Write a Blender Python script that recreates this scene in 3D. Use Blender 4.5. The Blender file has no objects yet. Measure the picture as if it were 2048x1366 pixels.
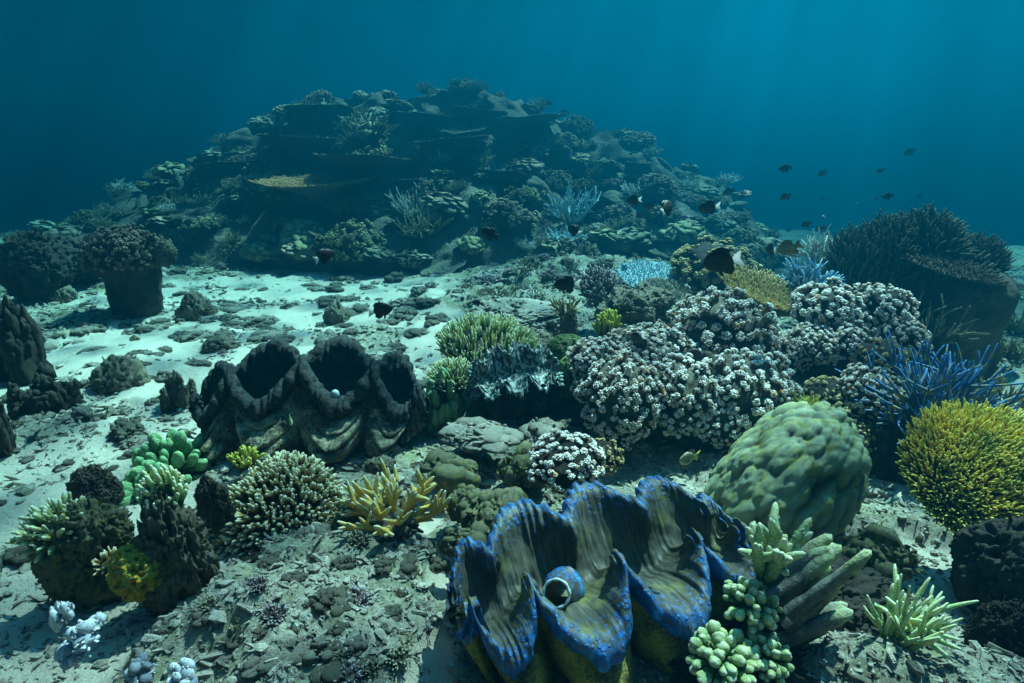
import bpy, math, random
import numpy as np
from mathutils import Vector, Matrix, Euler

R = math.radians
sc = bpy.context.scene
COL = sc.collection

# ------------------------------------------------------------------ camera
CAM_H = 1.5
PITCH = 17.4                      # degrees below the horizontal
FPX = 1220.0                      # focal length in pixels of the 2048 wide photograph
cam_d = bpy.data.cameras.new('camera')
cam = bpy.data.objects.new('camera', cam_d)
COL.objects.link(cam)
cam.location = (0, 0, CAM_H)
cam.rotation_euler = (R(90 - PITCH), 0, 0)
cam_d.sensor_width = 36.0
cam_d.lens = 36.0 * FPX / 2048.0
cam_d.clip_start = 0.02
cam_d.clip_end = 900
sc.camera = cam

# ------------------------------------------------------------------ sky and sun
SUN_EL, SUN_AZ = 58.0, 34.0       # azimuth to the right of the viewing direction
world = bpy.data.worlds.new('World')
sc.world = world
world.use_nodes = True
wn = world.node_tree.nodes
wn.clear()
wo = wn.new('ShaderNodeOutputWorld')
wb = wn.new('ShaderNodeBackground')
wsky = wn.new('ShaderNodeTexSky')
wsky.sky_type = 'NISHITA'
wsky.sun_disc = False
wsky.sun_elevation = R(SUN_EL)
wsky.sun_rotation = R(SUN_AZ)
wb.inputs['Strength'].default_value = 0.05
world.node_tree.links.new(wsky.outputs[0], wb.inputs[0])
world.node_tree.links.new(wb.outputs[0], wo.inputs[0])

sun_d = bpy.data.lights.new('sun', 'SUN')
sun_d.energy = 5.0
sun_d.angle = R(0.5)
sun_d.color = (1.0, 0.96, 0.88)
sun = bpy.data.objects.new('sun', sun_d)
COL.objects.link(sun)
sdir = Vector((math.sin(R(SUN_AZ)) * math.cos(R(SUN_EL)), math.cos(R(SUN_AZ)) * math.cos(R(SUN_EL)), math.sin(R(SUN_EL))))
sun.rotation_euler = sdir.to_track_quat('Z', 'Y').to_euler()
sun.location = sdir * 30

sc.view_settings.view_transform = 'Standard'
sc.view_settings.look = 'None'
sc.view_settings.exposure = 2.42
sc.view_settings.gamma = 1.0
sc.render.engine = 'CYCLES'
cy = sc.cycles
cy.use_denoising = True
try:
    cy.denoiser = 'OPENIMAGEDENOISE'
except Exception:
    pass
cy.max_bounces = 5
cy.diffuse_bounces = 1
cy.glossy_bounces = 2
cy.transmission_bounces = 2
cy.volume_bounces = 0
cy.transparent_max_bounces = 8
cy.use_adaptive_sampling = False
cy.caustics_reflective = False
cy.caustics_refractive = False

# ------------------------------------------------------------------ helpers: noise
RNG = np.random.default_rng(11)


def _hash(i, j, k, seed):
    i = i.astype(np.int64); j = j.astype(np.int64); k = k.astype(np.int64)
    h = (i * 374761393 + j * 668265263 + k * 1440662683 + seed * 974711) & 0xffffffff
    h = ((h ^ (h >> 13)) * 1274126177) & 0xffffffff
    return ((h ^ (h >> 16)) & 0xffff) / 65535.0


def vnoise(p, seed=0):
    p = np.asarray(p, float)
    b = np.floor(p); f = p - b
    f = f * f * f * (f * (f * 6 - 15) + 10)
    out = 0
    for dx in (0, 1):
        wx = f[..., 0] if dx else 1 - f[..., 0]
        for dy in (0, 1):
            wy = f[..., 1] if dy else 1 - f[..., 1]
            for dz in (0, 1):
                wz = f[..., 2] if dz else 1 - f[..., 2]
                out = out + wx * wy * wz * _hash(b[..., 0] + dx, b[..., 1] + dy, b[..., 2] + dz, seed)
    return out * 2 - 1


def fbm(p, oct=4, seed=0, gain=.5):
    p = np.asarray(p, float)
    a = 1.0; s = 0; t = 0
    for o in range(oct):
        s = s + a * vnoise(p * (2.03 ** o) + 17.3 * o, seed + o); t += a; a *= gain
    return s / t


def worley(p, seed=0):
    p = np.asarray(p, float)
    b = np.floor(p)
    best = np.full(p.shape[:-1], 9.0)
    for dx in (-1, 0, 1):
        for dy in (-1, 0, 1):
            for dz in (-1, 0, 1):
                c = b + np.array([dx, dy, dz])
                q = np.stack([c[..., 0] + _hash(c[..., 0], c[..., 1], c[..., 2], seed + 1),
                              c[..., 1] + _hash(c[..., 0], c[..., 1], c[..., 2], seed + 2),
                              c[..., 2] + _hash(c[..., 0], c[..., 1], c[..., 2], seed + 3)], -1)
                best = np.minimum(best, ((q - p) ** 2).sum(-1))
    return np.sqrt(best)


def lumps(p, seed=0):                      # rounded knobs, 0..1
    d = np.clip(worley(p, seed), 0, 1)
    return np.sqrt(np.clip(1 - d * d, 0, 1))


def P2(x, y, s=1.0, z=0.0):
    x = np.asarray(x, float); y = np.asarray(y, float)
    return np.stack([x * s, y * s, np.zeros_like(x) + z], -1)


def sstep(a, b, x):
    t = np.clip((np.asarray(x, float) - a) / (b - a), 0, 1)
    return t * t * (3 - 2 * t)


# ------------------------------------------------------------------ helpers: meshes
class MB:
    def __init__(self):
        self.V = []; self.Q = []; self.T = []; self.A = []; self.n = 0

    def add(self, v, quads=None, tris=None, a=0.0):
        v = np.asarray(v, float).reshape(-1, 3)
        if quads is not None and len(quads):
            self.Q.append(np.asarray(quads, np.int64).reshape(-1, 4) + self.n)
        if tris is not None and len(tris):
            self.T.append(np.asarray(tris, np.int64).reshape(-1, 3) + self.n)
        self.V.append(v)
        self.A.append(np.broadcast_to(np.asarray(a, float).reshape(-1), (len(v),)).copy() if np.size(a) in (1, len(v)) else np.zeros(len(v)))
        self.n += len(v)

    def xform(self, M):
        M = np.array(M)
        self.V = [v @ M[:3, :3].T + M[:3, 3] for v in self.V]
        return self

    def mesh(self, name, mat):
        V = np.concatenate(self.V).astype(np.float32)
        Q = np.concatenate(self.Q) if self.Q else np.zeros((0, 4), np.int64)
        T = np.concatenate(self.T) if self.T else np.zeros((0, 3), np.int64)
        me = bpy.data.meshes.new(name)
        me.vertices.add(len(V)); me.vertices.foreach_set('co', V.ravel())
        li = np.concatenate([Q.ravel(), T.ravel()]).astype(np.int32)
        me.loops.add(len(li)); me.loops.foreach_set('vertex_index', li)
        tot = np.concatenate([np.full(len(Q), 4), np.full(len(T), 3)]).astype(np.int32)
        st = np.concatenate([[0], np.cumsum(tot)[:-1]]).astype(np.int32)
        me.polygons.add(len(tot))
        me.polygons.foreach_set('loop_start', st)
        me.polygons.foreach_set('use_smooth', np.ones(len(tot), bool))
        me.update(calc_edges=True)
        at = me.attributes.new('tip', 'FLOAT', 'POINT')
        at.data.foreach_set('value', np.concatenate(self.A).astype(np.float32))
        if mat:
            me.materials.append(mat)
        me.validate()
        return me

    def build(self, name, mat, parent=None):
        o = bpy.data.objects.new(name, self.mesh(name, mat))
        COL.objects.link(o)
        if parent is not None:
            o.parent = parent
        return o


_ico = {}


def ico(sub):
    if sub not in _ico:
        import bmesh
        bm = bmesh.new()
        bmesh.ops.create_icosphere(bm, subdivisions=sub, radius=1.0)
        bm.verts.ensure_lookup_table()
        _ico[sub] = (np.array([v.co[:] for v in bm.verts]), np.array([[v.index for v in f.verts] for f in bm.faces]))
        bm.free()
    return _ico[sub]


def blobs(mb, C, S, sub=2, a=0.0, jit=0.0, rng=RNG):
    """many ellipsoids: centres (n,3), radii (n,) or (n,3)"""
    v, f = ico(sub)
    C = np.asarray(C, float).reshape(-1, 3); n = len(C)
    S = np.asarray(S, float)
    if S.ndim < 2:
        S = np.repeat(np.broadcast_to(S, (n,))[:, None], 3, 1)
    V = v[None] * S[:, None, :]
    if jit:
        V = V * (1 + jit * rng.uniform(-1, 1, (n, len(v), 1)))
    V = V + C[:, None, :]
    F = f[None] + (np.arange(n) * len(v))[:, None, None]
    a = np.asarray(a, float)
    A = np.repeat(np.broadcast_to(a, (n,)), len(v)) if a.ndim < 2 else a.ravel()
    mb.add(V, tris=F, a=A)


def nrm(v):
    return v / np.maximum(np.linalg.norm(v, axis=-1, keepdims=True), 1e-9)


def tubes(mb, P, Rd, A=None, sides=6, cap=0.7, jit=0.0, rng=RNG):
    """many tubes: P (n,K,3), Rd (n,K), A (n,K)"""
    P = np.asarray(P, float); n, K = P.shape[:2]
    Rd = np.broadcast_to(np.asarray(Rd, float), (n, K))
    if A is None:
        A = np.broadcast_to(np.linspace(0, 1, K), (n, K))
    T = nrm(np.gradient(P, axis=1))
    D = nrm(P[:, -1] - P[:, 0])
    ref = np.where(np.abs(D[:, 2:3]) < .8, np.array([[0, 0, 1.]]), np.array([[1., 0, 0]]))
    U = nrm(np.cross(T, ref[:, None, :])); W = np.cross(T, U)
    th = np.arange(sides) * 2 * np.pi / sides
    rr = Rd[:, :, None, None]
    if jit:
        rr = rr * (1 + jit * rng.uniform(-1, 1, (n, K, sides, 1)))
    ring = P[:, :, None, :] + rr * (np.cos(th)[None, None, :, None] * U[:, :, None, :] + np.sin(th)[None, None, :, None] * W[:, :, None, :])
    apex = P[:, -1] + T[:, -1] * Rd[:, -1:] * cap
    V = np.concatenate([ring.reshape(n, K * sides, 3), apex[:, None, :]], 1)
    a = np.concatenate([np.repeat(A, sides, axis=1), A[:, -1:]], 1)
    i = np.arange(K - 1)[:, None] * sides; j = np.arange(sides)[None, :]; j2 = (j + 1) % sides
    q = np.stack([i + j, i + j2, i + sides + j2, i + sides + j], -1).reshape(-1, 4)
    b = (K - 1) * sides
    t = np.stack([b + np.arange(sides), b + (np.arange(sides) + 1) % sides, np.full(sides, K * sides)], -1)
    off = (np.arange(n) * (K * sides + 1))[:, None, None]
    mb.add(V, quads=(q[None] + off), tris=(t[None] + off), a=a)


def grid(mb, V, a=0.0, flip=False):
    """V (n,m,3) sheet"""
    n, m = V.shape[:2]
    i = np.arange(n - 1)[:, None] * m; j = np.arange(m - 1)[None, :]
    q = np.stack([i + j, i + j + 1, i + m + j + 1, i + m + j], -1).reshape(-1, 4)
    if flip:
        q = q[:, ::-1]
    mb.add(V, quads=q, a=a)


def fib(n, zmin=-1.0, rng=None, jit=0.0):
    k = np.arange(n) + .5
    z = 1 - (1 - zmin) * k / n
    ph = k * math.pi * (3 - math.sqrt(5))
    if rng is not None and jit:
        z = np.clip(z + rng.normal(0, jit, n) / math.sqrt(n), -1, 1); ph = ph + rng.normal(0, jit, n) / math.sqrt(n) * 3
    s = np.sqrt(np.clip(1 - z * z, 0, 1))
    return np.stack([s * np.cos(ph), s * np.sin(ph), z], -1)


# ------------------------------------------------------------------ helpers: things
def tag(o, label, cat, group=None, kind=None):
    o['label'] = label
    o['category'] = cat
    if group:
        o['group'] = group
    if kind:
        o['kind'] = kind
    return o


def empty(name, loc=(0, 0, 0)):
    o = bpy.data.objects.new(name, None)
    o.empty_display_size = .1
    COL.objects.link(o)
    o.location = loc
    return o


def kids(o):
    return [c for c in bpy.data.objects if c.parent == o]


def copy_thing(o, tree):
    """tree: list of (part, [sub-parts]) of the thing o"""
    r = o.copy(); COL.objects.link(r)
    for p, subs in tree:
        c = p.copy(); COL.objects.link(c); c.parent = r
        for s in subs:
            d = s.copy(); COL.objects.link(d); d.parent = c
    return r


def put(o, loc, rz=0.0, s=1.0, rx=0.0, ry=0.0):
    o.location = loc
    o.rotation_mode = 'ZYX'              # spin first, then tilt
    o.rotation_euler = (rx, ry, rz)
    o.scale = (s, s, s) if np.isscalar(s) else s
    return o


# ------------------------------------------------------------------ materials
def new_mat(name):
    m = bpy.data.materials.new(name)
    m.use_nodes = True
    nt = m.node_tree
    nt.nodes.clear()
    return m, nt, nt.nodes, nt.links


def ramp_node(nodes, stops):
    r = nodes.new('ShaderNodeValToRGB')
    e = r.color_ramp.elements
    while len(e) > 1:
        e.remove(e[-1])
    e[0].position = stops[0][0]; e[0].color = (*stops[0][1], 1)
    for p, c in stops[1:]:
        k = e.new(p); k.color = (*c, 1)
    return r


def noise_node(nodes, links, vec, scale, detail=4, rough=.6, dist=0.0):
    n = nodes.new('ShaderNodeTexNoise')
    n.inputs['Scale'].default_value = scale
    n.inputs['Detail'].default_value = detail
    n.inputs['Roughness'].default_value = rough
    n.inputs['Distortion'].default_value = dist
    if vec is not None:
        links.new(vec, n.inputs['Vector'])
    return n


def maprange(nodes, links, src, a, b, c=0., d=1.):
    m = nodes.new('ShaderNodeMapRange')
    m.inputs[1].default_value = a; m.inputs[2].default_value = b
    m.inputs[3].default_value = c; m.inputs[4].default_value = d
    links.new(src, m.inputs[0])
    return m.outputs[0]


def mixc(nodes, links, fac, a, b, mode='MIX'):
    m = nodes.new('ShaderNodeMix'); m.data_type = 'RGBA'; m.blend_type = mode
    for sock, val in ((m.inputs[0], fac), (m.inputs[6], a), (m.inputs[7], b)):
        if isinstance(val, (int, float)):
            sock.default_value = val
        elif isinstance(val, (tuple, list)):
            sock.default_value = (*val, 1)
        else:
            links.new(val, sock)
    return m.outputs[2]


def coral_mat(name, stops, patch=None, patch_scale=6, patch_lo=.5, patch_hi=.7, vary=.25, fine=90, bump=.4,
              rough=.75, dots=None, dot_scale=150, silt=None, bump_dist=.006, spec=.25):
    m, nt, N, L = new_mat(name)
    out = N.new('ShaderNodeOutputMaterial'); bs = N.new('ShaderNodeBsdfPrincipled')
    L.new(bs.outputs[0], out.inputs[0])
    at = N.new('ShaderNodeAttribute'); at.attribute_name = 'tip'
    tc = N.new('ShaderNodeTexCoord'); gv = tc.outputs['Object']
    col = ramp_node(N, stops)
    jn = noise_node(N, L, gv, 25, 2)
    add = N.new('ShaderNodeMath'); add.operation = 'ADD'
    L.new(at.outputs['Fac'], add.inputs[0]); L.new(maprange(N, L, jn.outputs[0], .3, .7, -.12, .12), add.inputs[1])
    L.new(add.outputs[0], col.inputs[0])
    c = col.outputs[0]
    if patch:
        pn = noise_node(N, L, gv, patch_scale, 3)
        c = mixc(N, L, maprange(N, L, pn.outputs[0], patch_lo, patch_hi), c, patch)
    oi = N.new('ShaderNodeObjectInfo')
    vn = noise_node(N, L, gv, fine, 4, .7)
    k = N.new('ShaderNodeMath'); k.operation = 'MULTIPLY'
    L.new(maprange(N, L, vn.outputs[0], .25, .75, 1 - vary * 1.3, 1 + vary * 1.3), k.inputs[0])
    L.new(maprange(N, L, oi.outputs['Random'], 0, 1, 1 - vary, 1 + vary), k.inputs[1])
    mul = N.new('ShaderNodeVectorMath'); mul.operation = 'SCALE'
    L.new(c, mul.inputs[0]); L.new(k.outputs[0], mul.inputs['Scale'])
    c = mul.outputs[0]
    if dots:
        vo = N.new('ShaderNodeTexVoronoi'); vo.inputs['Scale'].default_value = dot_scale
        L.new(gv, vo.inputs['Vector'])
        c = mixc(N, L, maprange(N, L, vo.outputs['Distance'], .18, .32, 1, 0), c, dots)
    if silt:
        ge = N.new('ShaderNodeNewGeometry'); sp = N.new('ShaderNodeSeparateXYZ')
        L.new(ge.outputs['Normal'], sp.inputs[0])
        sn = noise_node(N, L, gv, 18, 5, .65)
        ad = N.new('ShaderNodeMath'); ad.operation = 'ADD'
        L.new(sp.outputs[2], ad.inputs[0]); L.new(maprange(N, L, sn.outputs[0], .3, .7, -.5, .5), ad.inputs[1])
        c = mixc(N, L, maprange(N, L, ad.outputs[0], .45, 1.2, 0, .75), c, silt)
    L.new(c, bs.inputs['Base Color'])
    bs.inputs['Roughness'].default_value = rough
    bs.inputs['Specular IOR Level'].default_value = spec
    if bump:
        bn = noise_node(N, L, gv, fine * 1.3, 4, .7)
        bp = N.new('ShaderNodeBump'); bp.inputs['Strength'].default_value = bump; bp.inputs['Distance'].default_value = bump_dist
        L.new(bn.outputs[0], bp.inputs['Height']); L.new(bp.outputs[0], bs.inputs['Normal'])
    return m


M = {}
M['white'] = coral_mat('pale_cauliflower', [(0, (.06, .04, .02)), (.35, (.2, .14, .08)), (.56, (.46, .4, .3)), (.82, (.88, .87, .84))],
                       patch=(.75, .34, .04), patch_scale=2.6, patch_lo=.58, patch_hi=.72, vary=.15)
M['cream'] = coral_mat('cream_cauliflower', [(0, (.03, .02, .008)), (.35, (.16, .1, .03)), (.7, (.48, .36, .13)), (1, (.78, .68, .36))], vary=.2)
M['yellow_tip'] = coral_mat('yellow_finger', [(0, (.05, .035, .01)), (.4, (.26, .2, .05)), (.7, (.58, .5, .22)), (1, (.84, .86, .62))],
                            patch=(.75, .38, .03), patch_scale=5, patch_lo=.62, patch_hi=.75, vary=.15)
M['gold'] = coral_mat('gold_table', [(0, (.08, .045, .004)), (.45, (.6, .34, .012)), (.75, (.85, .62, .03)), (1, (.88, .84, .2))],
                      patch=(.3, .36, .08), patch_scale=3, patch_lo=.45, patch_hi=.7, vary=.22)
M['staghorn_y'] = coral_mat('yellow_staghorn', [(0, (.4, .22, .02)), (.55, (.8, .52, .05)), (.88, (.85, .68, .15)), (1, (.92, .9, .72))],
                            dots=(.9, .86, .62), dot_scale=48, vary=.12)
M['green_fing'] = coral_mat('green_finger', [(0, (.04, .05, .02)), (.4, (.17, .25, .1)), (.75, (.4, .52, .28)), (1, (.68, .76, .55))],
                            patch=(.45, .42, .04), patch_scale=5, patch_lo=.55, patch_hi=.68, vary=.2)
M['green_lobe'] = coral_mat('green_lobe', [(0, (.04, .08, .035)), (.6, (.11, .28, .11)), (1, (.22, .46, .22))],
                            dots=(.6, .82, .52), dot_scale=30, vary=.15, bump=.5)
M['green_thick'] = coral_mat('thick_green', [(0, (.05, .1, .03)), (.5, (.2, .4, .14)), (.85, (.5, .62, .3)), (1, (.75, .85, .6))],
                             patch=(.55, .5, .06), patch_scale=9, patch_lo=.55, patch_hi=.7, dots=(.8, .88, .68), dot_scale=26, vary=.2)
M['blue_stag'] = coral_mat('blue_staghorn', [(0, (.08, .07, .06)), (.5, (.13, .16, .18)), (.85, (.12, .3, .5)), (1, (.3, .58, .78))], vary=.15)
M['deep_blue'] = coral_mat('deep_blue_staghorn', [(0, (.05, .04, .03)), (.4, (.14, .15, .12)), (.75, (.06, .15, .32)), (1, (.05, .25, .6))],
                           patch=(.3, .28, .1), patch_scale=7, patch_lo=.52, patch_hi=.62, vary=.15)
M['pale_stag'] = coral_mat('pale_staghorn', [(0, (.1, .12, .1)), (.5, (.35, .42, .38)), (1, (.75, .85, .82))], vary=.15)
M['teal_stag'] = coral_mat('light_blue_staghorn', [(0, (.15, .2, .22)), (.5, (.25, .5, .6)), (1, (.45, .8, .95))], vary=.15)
M['brown_stag'] = coral_mat('brown_staghorn', [(0, (.04, .035, .02)), (.6, (.16, .15, .07)), (1, (.38, .38, .2))], vary=.2)
M['purple_fing'] = coral_mat('mauve_finger', [(0, (.05, .035, .035)), (.5, (.2, .16, .17)), (.9, (.34, .3, .33)), (1, (.62, .6, .62))], vary=.15)
M['dark_bush'] = coral_mat('dark_bush', [(0, (.03, .03, .02)), (.6, (.12, .13, .09)), (1, (.34, .35, .24))], vary=.3)  # tips raised: lit tops on the mound's shaded front are put into the colour
M['shaded_bush'] = coral_mat('shaded_bush', [(0, (.015, .015, .012)), (.6, (.045, .048, .035)), (1, (.15, .15, .1))], vary=.3)  # darker copy of dark_bush; the pillar's silhouette shade is in the colour
M['dim_table'] = coral_mat('dim_table', [(0, (.025, .02, .015)), (.6, (.08, .06, .045)), (1, (.24, .19, .14))], vary=.25)  # darker copy of dark_table with the pillar's silhouette shade put in
M['dark_table'] = coral_mat('dark_table', [(0, (.04, .03, .025)), (.6, (.17, .13, .09)), (1, (.42, .34, .24))], vary=.25)  # tips lightened to carry highlights on the mound
M['pale_table'] = coral_mat('pale_table', [(0, (.06, .06, .05)), (.6, (.28, .3, .24)), (1, (.66, .68, .58))], vary=.15)
M['tan_table'] = coral_mat('tan_table', [(0, (.1, .05, .02)), (.6, (.4, .22, .08)), (1, (.6, .42, .2))], vary=.2)
M['sun_plate'] = coral_mat('yellow_rim_plate', [(0, (.06, .04, .015)), (.55, (.34, .26, .08)), (1, (.8, .72, .35))], vary=.2)
M['yel_lobe'] = coral_mat('yellow_green_lobe', [(0, (.1, .1, .02)), (.5, (.38, .42, .05)), (1, (.62, .66, .12))], vary=.15)
M['rock'] = coral_mat('reef_rock', [(0, (.06, .055, .04)), (.5, (.14, .13, .1)), (1, (.3, .29, .22))],
                      patch=(.13, .15, .05), patch_scale=5, patch_lo=.5, patch_hi=.7, vary=.35, fine=60, bump=.9, bump_dist=.02, silt=(.34, .33, .26))
M['dark_rock'] = coral_mat('dark_rock', [(0, (.018, .017, .015)), (.5, (.04, .038, .032)), (1, (.09, .085, .07))],
                           vary=.4, fine=45, bump=.9, bump_dist=.02, patch=(.09, .085, .05), patch_scale=4)  # near-black: the pillar's backlit shade is put into this colour
M['moss_rock'] = coral_mat('mossy_rock', [(0, (.05, .055, .03)), (.5, (.13, .14, .08)), (1, (.26, .26, .18))],
                           patch=(.3, .34, .05), patch_scale=6, patch_lo=.45, patch_hi=.68, vary=.35, fine=55, bump=.9, bump_dist=.02, silt=(.4, .4, .28))
M['green_rock'] = coral_mat('green_algae_rock', [(0, (.06, .1, .03)), (1, (.16, .28, .05))], patch=(.24, .22, .16), patch_scale=5,
                            patch_lo=.52, patch_hi=.6, vary=.25, fine=70, bump=.7, bump_dist=.012)
M['rubble'] = coral_mat('rubble', [(0, (.09, .085, .065)), (.5, (.24, .23, .19)), (1, (.46, .45, .38))],
                        patch=(.2, .22, .09), patch_scale=3, patch_lo=.55, patch_hi=.75, vary=.45, fine=60, bump=.9, bump_dist=.015, silt=(.5, .49, .42))
M['bleached'] = coral_mat('bleached', [(0, (.1, .14, .2)), (.5, (.5, .56, .62)), (1, (.82, .86, .9))], vary=.2, fine=40, patch=(.3, .36, .42), patch_scale=9, patch_lo=.5, patch_hi=.65)
M['finger_dead'] = coral_mat('dead_finger', [(0, (.05, .05, .04)), (.7, (.13, .13, .1)), (.95, (.3, .36, .16)), (1, (.42, .5, .2))], vary=.4, fine=45,
                             bump=.8, bump_dist=.015, silt=(.46, .46, .4))
M['sponge'] = coral_mat('sponge', [(0, (.12, .14, .02)), (1, (.28, .32, .06))], patch=(.8, .36, .01), patch_scale=7, patch_lo=.52, patch_hi=.6, vary=.2, bump=.5)
M['mound'] = coral_mat('mound_rock', [(0, (.05, .045, .035)), (.5, (.1, .1, .075)), (1, (.22, .21, .16))],
                       patch=(.05, .06, .05), patch_scale=1.2, patch_lo=.45, patch_hi=.65, vary=.4, fine=14, bump=1., bump_dist=.06, silt=(.2, .2, .16))


def boulder_mat():
    m, nt, N, L = new_mat('lumpy_boulder')
    out = N.new('ShaderNodeOutputMaterial'); bs = N.new('ShaderNodeBsdfPrincipled'); L.new(bs.outputs[0], out.inputs[0])
    at = N.new('ShaderNodeAttribute'); at.attribute_name = 'tip'
    tc = N.new('ShaderNodeTexCoord'); gv = tc.outputs['Object']
    cr = ramp_node(N, [(0, (.035, .035, .02)), (.45, (.1, .12, .07)), (.75, (.24, .3, .18)), (1, (.4, .46, .3))])  # shade in the valleys and light on the lump tops are painted in
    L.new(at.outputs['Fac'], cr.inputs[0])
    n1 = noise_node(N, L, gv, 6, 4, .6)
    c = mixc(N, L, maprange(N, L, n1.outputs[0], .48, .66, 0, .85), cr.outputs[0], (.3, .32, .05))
    n2 = noise_node(N, L, gv, 100, 3, .75)
    mul = N.new('ShaderNodeVectorMath'); mul.operation = 'SCALE'
    L.new(c, mul.inputs[0]); L.new(maprange(N, L, n2.outputs[0], .3, .7, .55, 1.4), mul.inputs['Scale'])
    L.new(mul.outputs[0], bs.inputs['Base Color'])
    bs.inputs['Roughness'].default_value = .7
    bp = N.new('ShaderNodeBump'); bp.inputs['Strength'].default_value = .4; bp.inputs['Distance'].default_value = .004
    L.new(n2.outputs[0], bp.inputs['Height']); L.new(bp.outputs[0], bs.inputs['Normal'])
    return m


M['boulder'] = boulder_mat()


def simple(name, col, rough=.6, vary=.2, scale=60, bump=.2, spec=.3, col2=None):
    m, nt, N, L = new_mat(name)
    out = N.new('ShaderNodeOutputMaterial'); bs = N.new('ShaderNodeBsdfPrincipled'); L.new(bs.outputs[0], out.inputs[0])
    tc = N.new('ShaderNodeTexCoord'); gv = tc.outputs['Object']
    n = noise_node(N, L, gv, scale, 4, .65)
    c2 = col2 or tuple(max(0, x * (1 - 2 * vary)) for x in col)
    L.new(mixc(N, L, maprange(N, L, n.outputs[0], .3, .7), c2, col), bs.inputs['Base Color'])
    bs.inputs['Roughness'].default_value = rough; bs.inputs['Specular IOR Level'].default_value = spec
    if bump:
        bp = N.new('ShaderNodeBump'); bp.inputs['Strength'].default_value = bump; bp.inputs['Distance'].default_value = .005
        L.new(n.outputs[0], bp.inputs['Height']); L.new(bp.outputs[0], bs.inputs['Normal'])
    return m


M['fish_dark'] = simple('dark_fish_skin', (.022, .02, .018), .5, .3, 12)
M['fish_brown'] = simple('olive_fish_skin', (.2, .19, .09), .5, .3, 9)
M['fish_yellow'] = simple('grey_yellow_fish_skin', (.42, .42, .26), .45, .3, 8)
M['fish_green'] = simple('green_fish_skin', (.3, .5, .2), .45, .3, 8)
M['fish_blue'] = simple('blue_fish_skin', (.01, .06, .5), .45, .2, 8)
M['fin_white'] = simple('white_fin', (.8, .84, .84), .5, .1, 20)
_nt = M['fin_white'].node_tree; _b = next(n for n in _nt.nodes if n.type == 'BSDF_PRINCIPLED'); _o = next(n for n in _nt.nodes if n.type == 'OUTPUT_MATERIAL')
_t = _nt.nodes.new('ShaderNodeBsdfTranslucent'); _t.inputs[0].default_value = (.8, .84, .84, 1)
_mx = _nt.nodes.new('ShaderNodeMixShader'); _mx.inputs[0].default_value = .6
_nt.links.new(_b.outputs[0], _mx.inputs[1]); _nt.links.new(_t.outputs[0], _mx.inputs[2]); _nt.links.new(_mx.outputs[0], _o.inputs[0])
M['fin_dark'] = simple('dark_fin', (.02, .02, .02), .5, .1, 20)
M['fin_yellow'] = simple('yellow_fin', (.6, .6, .08), .5, .1, 20)
M['fish_eye'] = simple('fish_eye', (.01, .01, .01), .15, .1, 20, 0)
M['mantle_black'] = coral_mat('black_mantle', [(0, (.03, .06, .06)), (.5, (.03, .035, .035)), (1, (.085, .08, .085))], vary=.6, fine=35, bump=.9, bump_dist=.02)
M['siphon_white'] = simple('siphon_rim', (.6, .8, .85), .4, .1, 30, .1)
M['mantle_inner'] = simple('siphon_inside', (.08, .08, .05), .6, .3, 30, .3)


def shell_mat(name, c0, c1, moss_lit, moss_lit_lo=.5, moss_lit_hi=.68):
    m, nt, N, L = new_mat(name)
    out = N.new('ShaderNodeOutputMaterial'); bs = N.new('ShaderNodeBsdfPrincipled'); L.new(bs.outputs[0], out.inputs[0])
    tc = N.new('ShaderNodeTexCoord'); gv = tc.outputs['Object']
    n = noise_node(N, L, gv, 38, 6, .75)
    c = mixc(N, L, maprange(N, L, n.outputs[0], .35, .65), c0, c1)
    n1 = noise_node(N, L, gv, 7, 6, .75)
    n2 = noise_node(N, L, gv, 130, 3, .7)
    k = N.new('ShaderNodeMath'); k.operation = 'ADD'
    L.new(n1.outputs[0], k.inputs[0]); L.new(maprange(N, L, n2.outputs[0], .3, .7, -.1, .1), k.inputs[1])
    c = mixc(N, L, maprange(N, L, k.outputs[0], moss_lit_lo, moss_lit_hi), c, moss_lit)  # patches of moss that also carry painted light on the clam shells
    L.new(c, bs.inputs['Base Color'])
    bs.inputs['Roughness'].default_value = .85; bs.inputs['Specular IOR Level'].default_value = .2
    bp = N.new('ShaderNodeBump'); bp.inputs['Strength'].default_value = .9; bp.inputs['Distance'].default_value = .015
    n3 = noise_node(N, L, gv, 60, 6, .75)
    L.new(n3.outputs[0], bp.inputs['Height']); L.new(bp.outputs[0], bs.inputs['Normal'])
    return m


M['shell_dark'] = shell_mat('dark_shell', (.04, .036, .028), (.17, .155, .12), (.6, .58, .38), .47, .62)  # moss brightened to paint highlights on the shaded shell face
M['shell_moss_lit'] = shell_mat('mossy_sunlit_shell', (.06, .06, .035), (.2, .19, .11), (.5, .48, .1), .44, .6)  # moss lightened to yellow-green, with sunlight put into the colour
M['shell_black'] = shell_mat('black_shell', (.02, .02, .018), (.06, .06, .05), (.1, .1, .08), .55, .7)


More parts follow.
